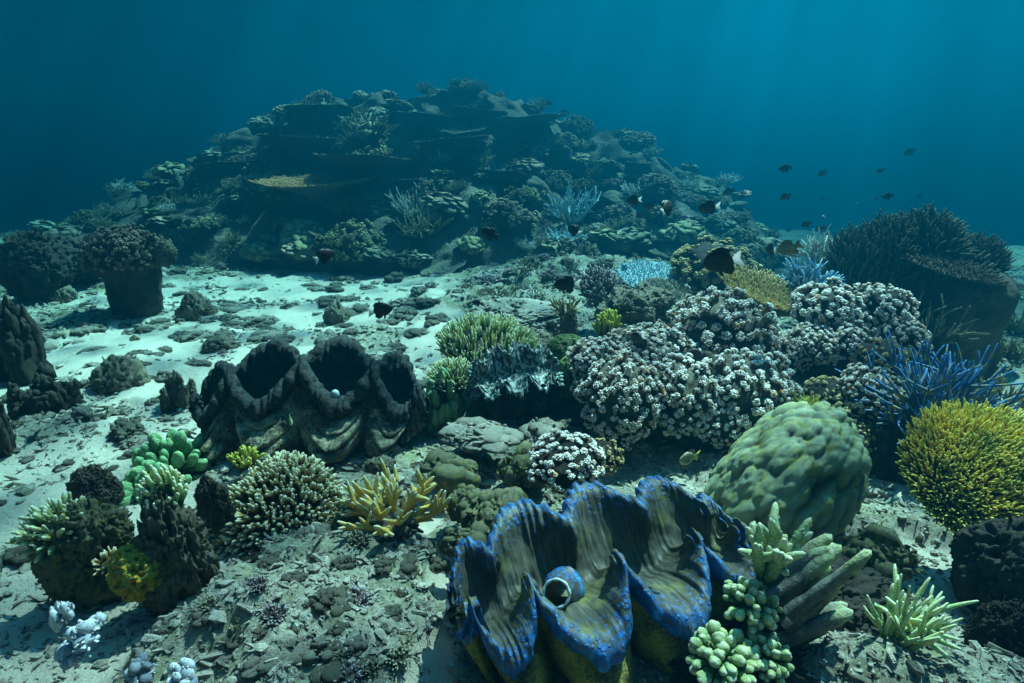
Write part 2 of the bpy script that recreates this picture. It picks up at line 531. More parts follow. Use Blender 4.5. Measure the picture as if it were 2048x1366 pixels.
def blue_mantle_mat():
    m, nt, N, L = new_mat('blue_mantle')
    out = N.new('ShaderNodeOutputMaterial'); bs = N.new('ShaderNodeBsdfPrincipled'); L.new(bs.outputs[0], out.inputs[0])
    at = N.new('ShaderNodeAttribute'); at.attribute_name = 'tip'
    uv = N.new('ShaderNodeAttribute'); uv.attribute_name = 'suv'
    tc = N.new('ShaderNodeTexCoord'); gv = tc.outputs['Object']
    # olive brown flesh with fine pale streaks running from the rim inwards
    mp = N.new('ShaderNodeMapping'); mp.inputs['Scale'].default_value = (140, 12, 1)
    L.new(uv.outputs['Vector'], mp.inputs['Vector'])
    st = noise_node(N, L, mp.outputs[0], 1.0, 4, .6)
    flesh = ramp_node(N, [(.3, (.03, .04, .035)), (.5, (.075, .075, .055)), (.64, (.12, .12, .085)), (.82, (.26, .3, .28))])
    L.new(st.outputs[0], flesh.inputs[0])
    n1 = noise_node(N, L, gv, 7, 3, .6)
    c = mixc(N, L, maprange(N, L, n1.outputs[0], .5, .7, 0, .7), flesh.outputs[0], (.22, .24, .07))
    # the blue rim, broken up
    n2 = noise_node(N, L, gv, 55, 5, .7)
    ad = N.new('ShaderNodeMath'); ad.operation = 'ADD'
    L.new(at.outputs['Fac'], ad.inputs[0]); L.new(maprange(N, L, n2.outputs[0], .3, .7, -.3, .3), ad.inputs[1])
    n4 = noise_node(N, L, gv, 30, 3, .6)
    bluec = ramp_node(N, [(.3, (.0, .04, .14)), (.55, (.004, .16, .52)), (.75, (.04, .38, .85))])
    L.new(n4.outputs[0], bluec.inputs[0])
    c = mixc(N, L, maprange(N, L, ad.outputs[0], .33, .66), c, bluec.outputs[0])
    # blue dots
    vo = N.new('ShaderNodeTexVoronoi'); vo.inputs['Scale'].default_value = 48; vo.inputs['Randomness'].default_value = .9
    L.new(gv, vo.inputs['Vector'])
    dm = N.new('ShaderNodeMath'); dm.operation = 'MULTIPLY'
    vd = N.new('ShaderNodeMath'); vd.operation = 'ADD'; L.new(vo.outputs['Distance'], vd.inputs[0]); L.new(maprange(N, L, n4.outputs[0], .3, .7, -.18, .22), vd.inputs[1])
    L.new(maprange(N, L, vd.outputs[0], .2, .38, 1, 0), dm.inputs[0])
    L.new(maprange(N, L, at.outputs['Fac'], .12, .45, 0, .9), dm.inputs[1])
    c = mixc(N, L, dm.outputs[0], c, (.008, .15, .48))
    L.new(c, bs.inputs['Base Color'])
    bs.inputs['Roughness'].default_value = .5; bs.inputs['Specular IOR Level'].default_value = .3
    h = N.new('ShaderNodeMath'); h.operation = 'ADD'
    L.new(dm.outputs[0], h.inputs[0]); L.new(st.outputs[0], h.inputs[1])
    bp = N.new('ShaderNodeBump'); bp.inputs['Strength'].default_value = .6; bp.inputs['Distance'].default_value = .006
    L.new(h.outputs[0], bp.inputs['Height']); L.new(bp.outputs[0], bs.inputs['Normal'])
    return m


M['mantle_blue'] = blue_mantle_mat()


def stripe_mantle_mat():
    m, nt, N, L = new_mat('striped_mantle')
    out = N.new('ShaderNodeOutputMaterial'); bs = N.new('ShaderNodeBsdfPrincipled'); L.new(bs.outputs[0], out.inputs[0])
    uv = N.new('ShaderNodeAttribute'); uv.attribute_name = 'suv'
    at = N.new('ShaderNodeAttribute'); at.attribute_name = 'tip'
    mp = N.new('ShaderNodeMapping'); mp.inputs['Scale'].default_value = (46, 20, 1)
    L.new(uv.outputs['Vector'], mp.inputs['Vector'])
    st = noise_node(N, L, mp.outputs[0], 1.0, 2, .5, .6)
    cr = ramp_node(N, [(.42, (.02, .03, .03)), (.5, (.07, .1, .1)), (.57, (.4, .5, .46))])
    L.new(st.outputs[0], cr.inputs[0])
    c = mixc(N, L, maprange(N, L, at.outputs['Fac'], .4, .9, 0, .55), cr.outputs[0], (.12, .6, .7), 'MULTIPLY')
    L.new(c, bs.inputs['Base Color']); bs.inputs['Roughness'].default_value = .5
    return m


M['mantle_stripe'] = stripe_mantle_mat()


def ground_mat():
    m, nt, N, L = new_mat('seabed')
    out = N.new('ShaderNodeOutputMaterial'); bs = N.new('ShaderNodeBsdfPrincipled'); L.new(bs.outputs[0], out.inputs[0])
    at = N.new('ShaderNodeAttribute'); at.attribute_name = 'tip'          # 1 on open sand
    tc = N.new('ShaderNodeTexCoord'); gv = tc.outputs['Object']
    n0 = noise_node(N, L, gv, 3.5, 6, .7)
    n1 = noise_node(N, L, gv, 30, 6, .75)
    n2 = noise_node(N, L, gv, 300, 3, .7)
    sand = mixc(N, L, maprange(N, L, n2.outputs[0], .3, .7), (.5, .47, .38), (.7, .67, .57))
    sand = mixc(N, L, maprange(N, L, n1.outputs[0], .55, .75, 0, .5), sand, (.3, .29, .22))
    rub = ramp_node(N, [(.3, (.09, .09, .07)), (.46, (.28, .28, .22)), (.6, (.46, .46, .38)), (.75, (.62, .61, .52))])
    L.new(n1.outputs[0], rub.inputs[0])
    rubc = mixc(N, L, maprange(N, L, n0.outputs[0], .48, .7, 0, .8), rub.outputs[0], (.3, .35, .17))
    k = N.new('ShaderNodeMath'); k.operation = 'ADD'
    L.new(at.outputs['Fac'], k.inputs[0]); L.new(maprange(N, L, n1.outputs[0], .3, .7, .25, -.25), k.inputs[1])
    c = mixc(N, L, maprange(N, L, k.outputs[0], .35, .65), rubc, sand)
    L.new(c, bs.inputs['Base Color'])
    bs.inputs['Roughness'].default_value = .9; bs.inputs['Specular IOR Level'].default_value = .15
    hh = N.new('ShaderNodeMath'); hh.operation = 'ADD'
    L.new(n1.outputs[0], hh.inputs[0]); L.new(maprange(N, L, n2.outputs[0], 0, 1, 0, .25), hh.inputs[1])
    bp = N.new('ShaderNodeBump'); bp.inputs['Strength'].default_value = .8; bp.inputs['Distance'].default_value = .03
    L.new(hh.outputs[0], bp.inputs['Height']); L.new(bp.outputs[0], bs.inputs['Normal'])
    return m


M['ground'] = ground_mat()

# ------------------------------------------------------------------ seabed
def ground_xy(px, py, z=0.0):
    a = math.atan2(py - 683, FPX) + R(PITCH)
    y = (CAM_H - z) / math.tan(a)
    dep = y * math.cos(R(PITCH)) + (CAM_H - z) * math.sin(R(PITCH))
    return (px - 1024) / FPX * dep, y, dep


SANDS = [(-2.1, 6.3, 2.5, 1.8), (-2.6, 4.2, 1.7, 1.4), (-.5, 4.4, .55, 1.3), (-2.1, 2.7, 1.0, 1.1), (-1.55, 1.75, .55, .6),
         (-.26, 1.42, .14, .3), (-.36, 2.2, .16, .36), (1.5, 1.75, .6, .4), (3.2, 2.6, 1.4, 1.6), (-6, 5, 1.6, 2.2), (-.62, 1.75, .16, .2), (-.25, 1.9, .12, .3), (-1.1, 1.95, .2, .25)]


BANKS = [(-.82, 1.5, .3, .16), (-.5, 1.55, .25, .07), (-.55, 2.0, .3, .08), (.95, 1.35, .4, .1), (.2, 3.3, .5, .06), (.9, 3.6, .6, .12), (.2, 6.2, 1.2, .15), (1.4, 6.6, 1.4, .2)]


def sandmask(x, y):
    s = np.full(np.shape(x), -1.0)
    for cx, cy_, rx, ry in SANDS:
        s = np.maximum(s, 1 - np.hypot((x - cx) / rx, (y - cy_) / ry))
    s = s * 1.7 + 1.05 * fbm(P2(x, y, 1.6), 4, 5)
    for bx, by, br_, bh in BANKS:
        s = s - 1.5 * np.exp(-((x - bx) ** 2 + (y - by) ** 2) / (br_ * .9) ** 2)
    return sstep(-.05, .45, s)


def height(x, y):
    x = np.asarray(x, float); y = np.asarray(y, float)
    s = sandmask(x, y)
    z = .05 * fbm(P2(x, y, .7), 3, 3)
    near = np.exp(-np.maximum(y - 3, 0) / 6)
    lum = lumps(P2(x, y, 7.0), 21) * .05 + lumps(P2(x, y, 16.0), 22) * .02 + .05 * fbm(P2(x, y, 5), 4, 23)
    z = z + (1 - s) * (lum * (.45 + .55 * near) - .01)
    for bx, by, br_, bh in BANKS:
        z = z + bh * np.exp(-((x - bx) ** 2 + (y - by) ** 2) / br_ ** 2) * (1 + .5 * fbm(P2(x, y, 6), 3, 24))
    w = fbm(P2(x, y, 1.3), 2, 31) * 2.0
    z = z + s * (.011 * np.sin(9 * (y + .35 * x) + 4 * w) + .03 * fbm(P2(x, y, 3.2), 3, 33))
    z = z + .25 * sstep(8, 30, y) * fbm(P2(x, y, .25), 3, 40)
    z = z - 3.2 * sstep(9.5, 30, y) - .25 * sstep(2.2, 5, x) * sstep(3, 6, y)
    return z


def ray(px, py):
    c, s = math.cos(R(PITCH)), math.sin(R(PITCH))
    u, v = (px - 1024) / FPX, -(py - 683) / FPX
    return np.array([u, c + v * s, -s + v * c])        # depth 1 along the optical axis


def atd(px, py, d):
    return Vector(np.array([0, 0, CAM_H]) + ray(px, py) * d)


def at(px, py):
    r = ray(px, py)
    t = np.linspace(.4, 40, 4000)
    p = np.array([0, 0, CAM_H]) + r[None] * t[:, None]
    k = np.argmax(p[:, 2] < height(p[:, 0], p[:, 1]))
    return Vector(p[k]), float(t[k])


def gz(x, y):
    return float(height(np.array([x]), np.array([y]))[0])


mb = MB()
ys = np.concatenate([np.linspace(-8, .6, 60, endpoint=False), .6 * (160 / .6) ** np.linspace(0, 1, 620)])
us = np.linspace(-1, 1, 620)
us = np.sign(us) * (np.abs(us) * .75 + .25 * np.abs(us) ** 3)
wd = 3.6 + 1.35 * np.maximum(ys, 0) + .9 * np.maximum(-ys, 0)
X = us[None, :] * wd[:, None]; Y = np.broadcast_to(ys[:, None], X.shape)
Z = height(X, Y)
grid(mb, np.stack([X, Y, Z], -1), sandmask(X, Y).ravel())
seabed = mb.build('seabed', M['ground'])
seabed['kind'] = 'structure'

# ------------------------------------------------------------------ water: surface above, haze in between
WATER_Z = 5.0
mb = MB()
wx = np.linspace(-260, 260, 90)
XX, YY = np.meshgrid(wx, wx, indexing='ij')
grid(mb, np.stack([XX, YY, WATER_Z + .03 * np.sin(XX * .9) * np.cos(YY * .7)], -1))
m, nt, N, L = new_mat('water_surface')
out = N.new('ShaderNodeOutputMaterial'); tr = N.new('ShaderNodeBsdfTransparent'); L.new(tr.outputs[0], out.inputs[0])
tc = N.new('ShaderNodeTexCoord'); gv = tc.outputs['Object']
wn1 = noise_node(N, L, gv, 1.6, 2, .5)
warp = N.new('ShaderNodeVectorMath'); warp.operation = 'MULTIPLY_ADD'
L.new(wn1.outputs['Color'], warp.inputs[0]); warp.inputs[1].default_value = (.55, .55, 0); L.new(gv, warp.inputs[2])
vo = N.new('ShaderNodeTexVoronoi'); vo.feature = 'SMOOTH_F1'; vo.inputs['Scale'].default_value = 2.3; vo.inputs['Smoothness'].default_value = .35
L.new(warp.outputs[0], vo.inputs['Vector'])
caus = maprange(N, L, vo.outputs['Distance'], .12, .62, .3, 1.0)  # caustic light pattern painted into the surface's transparency
mpb = N.new('ShaderNodeMapping'); mpb.inputs['Location'].default_value = (-.59, -.59, 0); L.new(gv, mpb.inputs['Vector'])
big = noise_node(N, L, mpb.outputs[0], .22, 2, .5)
bigf = maprange(N, L, big.outputs[0], .38, .56, .4, 1.0)  # broad bright and dim light patches painted in, placed to light the corals
mm = N.new('ShaderNodeMath'); mm.operation = 'MULTIPLY'; L.new(caus, mm.inputs[0]); L.new(bigf, mm.inputs[1])
tv = N.new('ShaderNodeVectorMath'); tv.operation = 'SCALE'; tv.inputs[0].default_value = (1.0, .88, .82)
L.new(mm.outputs[0], tv.inputs['Scale'])
lw = N.new('ShaderNodeLayerWeight'); lw.inputs['Blend'].default_value = .5
tfac = maprange(N, L, lw.outputs['Facing'], .3, .55, 1, 0)         # past the critical angle nothing comes through
tm = N.new('ShaderNodeVectorMath'); tm.operation = 'SCALE'; L.new(tv.outputs[0], tm.inputs[0]); L.new(tfac, tm.inputs['Scale'])
L.new(tm.outputs[0], tr.inputs['Color'])
water = mb.build('water', m)
water['kind'] = 'structure'

mb = MB()
x0, x1, y0, y1, z0, z1 = -270, 270, -270, 270, -5.6, WATER_Z + .4
v = [(x0, y0, z0), (x1, y0, z0), (x1, y1, z0), (x0, y1, z0), (x0, y0, z1), (x1, y0, z1), (x1, y1, z1), (x0, y1, z1)]
mb.add(v, quads=[(3, 2, 1, 0), (4, 5, 6, 7), (0, 1, 5, 4), (1, 2, 6, 5), (2, 3, 7, 6), (3, 0, 4, 7)])
m, nt, N, L = new_mat('haze')
out = N.new('ShaderNodeOutputMaterial'); pv = N.new('ShaderNodeVolumePrincipled'); L.new(pv.outputs[0], out.inputs['Volume'])
pv.inputs['Color'].default_value = (.0004, .178, .335, 1)
pv.inputs['Absorption Color'].default_value = (0, .308, .528, 1)
pv.inputs['Density'].default_value = .175
pv.inputs['Anisotropy'].default_value = .8
hz = mb.build('haze', m)
hz['kind'] = 'stuff'

# ------------------------------------------------------------------ coral kinds (mesh builders, size about one metre unless said)
def irregular(d, seed, amt=.18, sc_=1.6):
    return 1 + amt * fbm(d * sc_ + seed * 3.1, 3, seed)


def cauliflower(seed, n=260, knob=.034, cl=.075, squash=.8, zmin=-.25, k=9):
    """a dome of many tight clusters of small pale knobs; radius 1"""
    r = np.random.default_rng(seed)
    d = fib(n, zmin, r, .9)
    rad = irregular(d, seed, .36, 2.4)
    c = d * rad[:, None] * np.array([1, 1, squash])
    base = MB(); v, f = ico(4)
    vv = v * (irregular(v, seed, .36, 2.4) * .9)[:, None] * np.array([1, 1, squash]); vv = vv * (1 + .03 * vnoise(v * 12, seed))[:, None]
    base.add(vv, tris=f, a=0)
    br = MB()
    size = r.uniform(.6, 1.35, n)
    d = nrm(d + r.normal(0, .03, d.shape)); c = d * rad[:, None] * np.array([1, 1, squash]) * r.uniform(.93, 1.06, n)[:, None]
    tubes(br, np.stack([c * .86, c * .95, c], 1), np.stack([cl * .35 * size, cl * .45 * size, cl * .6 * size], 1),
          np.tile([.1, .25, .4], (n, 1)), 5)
    e = fib(k, -.1)
    up = nrm(c); ref = np.where(np.abs(up[:, 2:3]) < .9, np.array([[0, 0, 1.]]), np.array([[1., 0, 0]]))
    ux = nrm(np.cross(up, ref)); uy = np.cross(up, ux)
    rot = r.uniform(0, 6.3, n)
    ca, sa = np.cos(rot)[:, None], np.sin(rot)[:, None]
    ux, uy = ux * ca + uy * sa, uy * ca - ux * sa
    e = e[None] + r.normal(0, .12, (n, k, 3))
    pos = c[:, None, :] + (cl * .7 * size)[:, None, None] * (e[..., 0:1] * ux[:, None] + e[..., 1:2] * uy[:, None] + e[..., 2:3] * .85 * up[:, None])
    hgt = e[..., 2]
    rr = knob * size[:, None] * r.uniform(.75, 1.2, (n, k))
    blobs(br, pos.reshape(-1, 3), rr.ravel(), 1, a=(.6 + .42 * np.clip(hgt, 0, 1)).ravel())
    return base, br


def fingers(seed, n=400, ln=.2, r0=.035, squash=.6, zmin=0.0, up=.2, K=5, sides=6, side_knobs=0, taper=.8, amt=.15):
    """cushion of radiating finger branches, radius 1"""
    r = np.random.default_rng(seed)
    d = fib(n, zmin, r, 1.2)
    sh = irregular(d, seed, amt) * 1.0
    c = d * (sh * (1 - ln * .8))[:, None] * np.array([1, 1, squash])
    nn = nrm(d * np.array([1, 1, 1 / squash]))
    dr = nrm(nn * (1 - up) + np.array([0, 0, up]) + r.normal(0, .13, (n, 3)))
    l = ln * r.uniform(.75, 1.2, n)
    t = np.linspace(0, 1, K)
    bend = r.normal(0, .1, (n, 3)) * l[:, None]
    P = c[:, None] + dr[:, None] * (l[:, None] * t)[..., None] + bend[:, None] * (t ** 2)[None, :, None]
    rad = r0 * r.uniform(.8, 1.2, n)[:, None] * (1 - (1 - taper) * t)[None]
    rad[:, -1] *= .75
    br = MB()
    tubes(br, P, rad, np.broadcast_to(t, (n, K)), sides, .8, .08, r)
    if side_knobs:
        tt = r.uniform(.5, .95, (n, side_knobs))
        idx = (tt * (K - 1)).astype(int)
        pos = np.take_along_axis(P, idx[..., None].repeat(3, -1), 1) + r.normal(0, 1, (n, side_knobs, 3)) * r0 * .8
        blobs(br, pos.reshape(-1, 3), (r0 * .62 * r.uniform(.7, 1.2, n * side_knobs)), 1, a=tt.ravel())
    base = MB(); v, f = ico(4)
    vv = v * (irregular(v, seed, amt) * (1 - ln * .75))[:, None] * np.array([1, 1, squash])
    vv[:, 2] = np.where(vv[:, 2] < 0, vv[:, 2] * .7, vv[:, 2])
    base.add(vv * (1 + .04 * vnoise(v * 9, seed))[:, None], tris=f, a=0)
    return base, br


def staghorn(seed, nmain=12, ln=.5, r0=.035, levels=2, child=3, up=.45, spread=1.0, K=5, sides=6, decay=.62, jit=.06, wob=.12, knobs=0):
    """open thicket of pointed branches growing from the origin, height about 1"""
    r = np.random.default_rng(seed)
    PP, RR, AA = [], [], []
    t = np.linspace(0, 1, K)
    cur = []
    for i in range(nmain):
        a = i * 2.4 + r.uniform(-.4, .4); e = math.sqrt((i + .5) / nmain) * spread
        d = np.array([math.cos(a) * e, math.sin(a) * e, up + .55 * (1 - e) + .1])
        cur.append((np.array([math.cos(a) * e * .12, math.sin(a) * e * .12, 0.]), d / np.linalg.norm(d), ln * r.uniform(.8, 1.2), r0 * r.uniform(.85, 1.15), 0))
    while cur:
        nxt = []
        for p, d, l, rad, lev in cur:
            b = r.normal(0, wob, 3); b[2] += .1
            P = p + d * (l * t)[:, None] + b * l * (t ** 2)[:, None]
            f0, f1 = lev / (levels + 1), 1.0
            PP.append(P); AA.append(f0 + (f1 - f0) * t)
            RR.append(rad * (1 - .5 * t) * np.where(t == 1, .7, 1))
            if lev < levels:
                for c in range(child):
                    tt = r.uniform(.35, .95); q = p + d * l * tt + b * l * tt ** 2
                    dd = d + r.normal(0, .55, 3); dd[2] += .22; dd /= np.linalg.norm(dd)
                    nxt.append((q, dd, l * decay * r.uniform(.7, 1.15), rad * .8, lev + 1))
        cur = nxt
    br = MB()
    PP, RR, AA = np.array(PP), np.array(RR), np.array(AA)
    tubes(br, PP, RR, AA, sides, 1.0, jit, r)
    if knobs:
        n_ = len(PP); j = r.integers(1, K, (n_, knobs)); u = r.uniform(0, 1, (n_, knobs, 1)); ii = np.arange(n_)[:, None]
        q = PP[ii, j] * u + PP[ii, j - 1] * (1 - u); rr = RR[ii, j]
        dv = nrm(r.normal(0, 1, (n_, knobs, 3))) * rr[..., None] * .95
        blobs(br, (q + dv).reshape(-1, 3), (rr * r.uniform(.22, .36, rr.shape)).ravel(), 1, a=np.clip(AA[ii, j] + .25, 0, 1).ravel())
    return br


def table(seed, nb=900, th=.08, bl=.07, br_=.014, dish=.1, stalk=.35, wob=.12, sub=0, up=1.0, fringe=1.0):
    """flat plate on a stalk, upper side set with branchlets; radius 1, top at z = 0"""
    r = np.random.default_rng(seed)
    ph = np.linspace(0, 2 * np.pi, 73)
    def outline(a):
        return 1 + wob * fbm(np.stack([np.cos(a) * 1.7, np.sin(a) * 1.7, np.full_like(a, seed * 1.3)], -1), 3, seed)
    def top(q, a):
        return dish * q ** 2 + .05 * fbm(np.stack([q * np.cos(a) * 2.5, q * np.sin(a) * 2.5, np.full_like(a, seed * .7)], -1), 3, seed + 5)
    qs = np.concatenate([np.linspace(0.001, 1, 16)])
    Q, A = np.meshgrid(qs, ph, indexing='ij')
    ol = outline(ph)[None, :]
    xt = np.stack([Q * ol * np.cos(A), Q * ol * np.sin(A), top(Q, A)], -1)
    qb = qs[::-1]
    Qb, Ab = np.meshgrid(qb, ph, indexing='ij')
    zb = top(Qb, Ab) - th * (1 - .75 * Qb ** 2) - stalk * np.exp(-(Qb / .28) ** 2) - .12 * (1 - Qb)
    xb = np.stack([Qb * ol * np.cos(Ab) * .99, Qb * ol * np.sin(Ab) * .99, zb], -1)
    base = MB()
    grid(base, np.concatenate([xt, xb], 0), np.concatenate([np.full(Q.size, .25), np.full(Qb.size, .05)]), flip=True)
    q = np.sqrt(r.uniform(0, 1, nb)); a = r.uniform(0, 2 * np.pi, nb)
    o = outline(a)
    p = np.stack([q * o * np.cos(a), q * o * np.sin(a), top(q, a) - .01], -1)
    out = np.stack([np.cos(a), np.sin(a), np.zeros(nb)], -1)
    d = nrm(out * (fringe * q[:, None] ** 2 * .9) + np.array([0, 0, up]) + r.normal(0, .18, (nb, 3)))
    l = bl * r.uniform(.6, 1.3, nb)
    t = np.linspace(0, 1, 4)
    P = p[:, None] + d[:, None] * (l[:, None] * t)[..., None]
    br = MB()
    tubes(br, P, br_ * r.uniform(.8, 1.2, nb)[:, None] * np.array([1, .9, .75, .45])[None], np.broadcast_to(t, (nb, 4)) * .7 + .3, 5, .8)
    return base, br


def lobes(seed, n=26, r0=.2, h=.7, spread=.7, sub=3, elong=1.25):
    """cluster of rounded club-shaped knobs"""
    r = np.random.default_rng(seed)
    mbk = MB()
    d = fib(n, .05, r, .8)
    c = d * np.array([spread, spread, h]) * r.uniform(.75, 1.05, n)[:, None]
    rad = r0 * r.uniform(.7, 1.2, n)
    v, f = ico(sub)
    for i in range(n):
        disp = 1 + .26 * fbm(v * 1.6 + i * 7.7, 3, seed) + .06 * (lumps(v * 7 + i * 3.3, seed) - .6)
        vv = v * disp[:, None] * rad[i]
        ax = d[i]
        vv = vv + np.outer(vv @ ax, ax) * (elong - 1)
        mbk.add(vv + c[i], tris=f, a=.55 + .45 * np.clip(v @ nrm(ax[None])[0], -1, 1))
    P = np.stack([c * .05, c * .5, c], 1)
    tubes(mbk, P, np.stack([rad * .55, rad * .6, rad * .8], 1), np.tile([0., .2, .5], (n, 1)), 8)
    return mbk


def rock(seed, sub=5, amt=.35, lump=.12, ls=4.0, spike=0, sx=1, sy=1, sz=1, flat=True, turf=None):
    """rough reef rock, radius 1: lumps at three sizes, pits, and stubs of turf growing on it"""
    r = np.random.default_rng(seed)
    v, f = ico(sub)
    l1 = lumps(v * ls + seed, seed + 3); l2 = lumps(v * ls * 2.4 + seed, seed + 7); l3 = lumps(v * ls * 5.5 + seed, seed + 8)
    pit = np.clip(fbm(v * 4.2 + seed, 3, seed + 11) - .12, 0, 1)
    d = 1 + amt * fbm(v * 1.4 + seed * 5.3, 4, seed) + lump * (l1 - .6) + lump * .6 * (l2 - .6) + lump * .3 * (l3 - .6) - .55 * pit + .05 * vnoise(v * 30, seed)
    vv = v * d[:, None] * np.array([sx, sy, sz])
    if flat:
        vv[:, 2] = np.where(vv[:, 2] < 0, vv[:, 2] * .35, vv[:, 2])
    m_ = MB()
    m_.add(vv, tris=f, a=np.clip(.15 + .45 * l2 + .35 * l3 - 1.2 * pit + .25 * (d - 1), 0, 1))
    nt_ = (160 if sub < 5 else 420) if turf is None else turf
    if nt_:
        k = r.integers(0, len(v), nt_)
        cl = fbm(v[k] * 2.5 + seed, 2, seed + 13)
        k = k[cl > -.12]
        n = len(k); sz_ = r.uniform(.025, .075, n)
        h = n * 2 // 3
        blobs(m_, vv[k[:h]], np.stack([sz_[:h] * r.uniform(.7, 1.5, h), sz_[:h] * r.uniform(.7, 1.5, h), sz_[:h]], -1), 1, a=r.uniform(.2, 1, h), jit=.3, rng=r)
        kk = k[h:]; dr = nrm(v[kk] + np.array([0, 0, .4]) + r.normal(0, .35, (n - h, 3))) * sz_[h:, None] * 2.2
        tubes(m_, np.stack([vv[kk] - dr * .3, vv[kk] + dr * .4, vv[kk] + dr], 1), sz_[h:, None] * np.array([.5, .45, .3])[None], np.tile([.3, .6, 1.], (n - h, 1)), 5, .7, .25, r)
    return m_


def heap(seed, n=34):
    """a small clump of broken branches and knobs, radius 1"""
    r = np.random.default_rng(seed)
    m_ = MB()
    c = nrm(r.normal(0, 1, (n, 3))) * (r.uniform(0, 1, (n, 1)) ** .5) * np.array([.8, .8, .5])
    c[:, 2] = np.abs(c[:, 2])
    sc_ = r.uniform(.16, .34, n) * (1 if n < 60 else .75) * np.where(r.uniform(0, 1, n) < .25, 1.5, 1)
    blobs(m_, c, np.stack([sc_ * r.uniform(.7, 1.3, n), sc_ * r.uniform(.7, 1.3, n), sc_ * r.uniform(.6, 1.1, n)], -1), 2, a=r.uniform(0, .8, n), jit=.16, rng=r)
    q = n * 2
    c = nrm(r.normal(0, 1, (q, 3))) * (r.uniform(.3, 1, (q, 1)) ** .5) * np.array([.9, .9, .6]); c[:, 2] = np.abs(c[:, 2])
    d = nrm(r.normal(0, 1, (q, 3)) + np.array([0, 0, .5])) * r.uniform(.14, .38, (q, 1))
    tubes(m_, np.stack([c - d * .4, c + r.normal(0, .03, (q, 3)), c + d * .6], 1), r.uniform(.05, .1, (q, 1)) * np.array([1, .9, .7])[None], np.tile([.2, .6, 1.], (q, 1)), 6, .7, .25, r)
    return m_


def two_part(name, pair, mbase, mbr, label, cat, loc, s, rz=0, rx=0, ry=0, group=None, names=('base', 'branches')):
    t = empty(name)
    pair[0].build(names[0], mbase, t)
    pair[1].build(names[1], mbr, t)
    tag(t, label, cat, group)
    put(t, loc, rz, s, rx, ry)
    return t


def one(name, mbk, mat, label, cat, loc, s, rz=0, rx=0, ry=0, group=None):
    o = mbk.build(name, mat)
    tag(o, label, cat, group)
    put(o, loc, rz, s, rx, ry)
    return o


# ------------------------------------------------------------------ the far coral mound
SIL = [(-900, 480), (-300, 470), (0, 455), (120, 435), (250, 395), (340, 350), (480, 285), (560, 245), (680, 217), (880, 210), (1000, 212), (1080, 230),
       (1140, 268), (1250, 285), (1330, 325), (1440, 370), (1500, 440), (1560, 470), (1700, 490), (2100, 500)]
DC = 11.0
_sx = np.array([(p - 1024) / FPX * DC for p, _ in SIL])
_sz = np.array([max(CAM_H + (301 - q) / FPX * DC * 1.03, .0) for _, q in SIL])


def mound_h(x, y):
    hx = np.interp(x, _sx, _sz)
    hx = np.convolve(hx, np.ones(1), 'same') if hx.ndim == 1 else hx
    yf = 7.3 + .35 * np.abs(x + .5) ** 1.1 * .35
    yc = 10.9 + .0 * x
    t = np.clip((y - yf) / (yc - yf), 0, 1)
    fr = t ** .9 * (1 - .12 * np.sin(np.pi * t))
    bk = np.clip(1 - (y - yc) / 4.5, 0, 1)
    bk = bk * bk * (3 - 2 * bk)
    return hx * np.where(y < yc, fr, bk)


mb = MB()
gx = np.linspace(-11, 7.5, 460); gy = np.linspace(6.9, 15.6, 270)
GX, GY = np.meshgrid(gx, gy, indexing='ij')
H0 = mound_h(GX, GY)
lay = H0 + .18 * fbm(P2(GX, GY, 1.1), 3, 61)
step = .42
fr = lay / step
terr = (np.floor(fr) + sstep(.35, .95, fr - np.floor(fr))) * step
H1 = np.where(H0 > .03, (.85 * H0 + .15 * terr), -.3)
H1 = H1 + np.clip(H0, 0, 1) * (.36 * (lumps(P2(GX, GY, 1.5), 63) - .6) + .2 * (lumps(P2(GX, GY, 4.5), 64) - .6) + .14 * fbm(P2(GX, GY, 3), 4, 65))
pos = np.stack([GX, GY, H1 - .12], -1)
# push the step edges out over the foot of the step, so the ledges overhang
nz = np.gradient(H1, gy, axis=1)
pos[..., 1] -= np.clip(H0, 0, 1) * (.22 * vnoise(pos * 2.3, 66) + .1 * vnoise(pos * 6, 67))
pos[..., 0] += np.clip(H0, 0, 1) * .15 * vnoise(pos * 2.6, 68)
grid(mb, pos, np.clip(.5 + .5 * fbm(pos * 2, 3, 69), 0, 1).ravel(), flip=True)
mound = mb.build('reef_mound', M['mound'])
mound['kind'] = 'structure'
MPOS = pos
MH0 = H0
_g = np.cross(np.gradient(pos, axis=0), np.gradient(pos, axis=1))
MN = nrm(_g); MN[MN[..., 2] < 0] *= -1


def mound_pix():
    c, s = math.cos(R(PITCH)), math.sin(R(PITCH))
    q = MPOS - np.array([0, 0, CAM_H])
    dep = q[..., 1] * c - q[..., 2] * s
    return 1024 + FPX * q[..., 0] / dep, 683 - FPX * (q[..., 1] * s + q[..., 2] * c) / dep, dep


MPX, MPY, MDEP = mound_pix()


def on_mound(px, py):
    d = (MPX - px) ** 2 + (MPY - py) ** 2
    d = np.where((MH0 > .02) & (d < 64), MDEP, 1e6 + d)        # the nearest of the points behind that pixel
    i = np.unravel_index(np.argmin(d), d.shape)
    return Vector(MPOS[i]), Vector(MN[i]), float(MDEP[i])


def bush_mesh(seed):                       # dense low thicket for the mound
    return staghorn(seed, 26, .42, .02, 1, 4, .5, 1.1, 4, 5, .6)


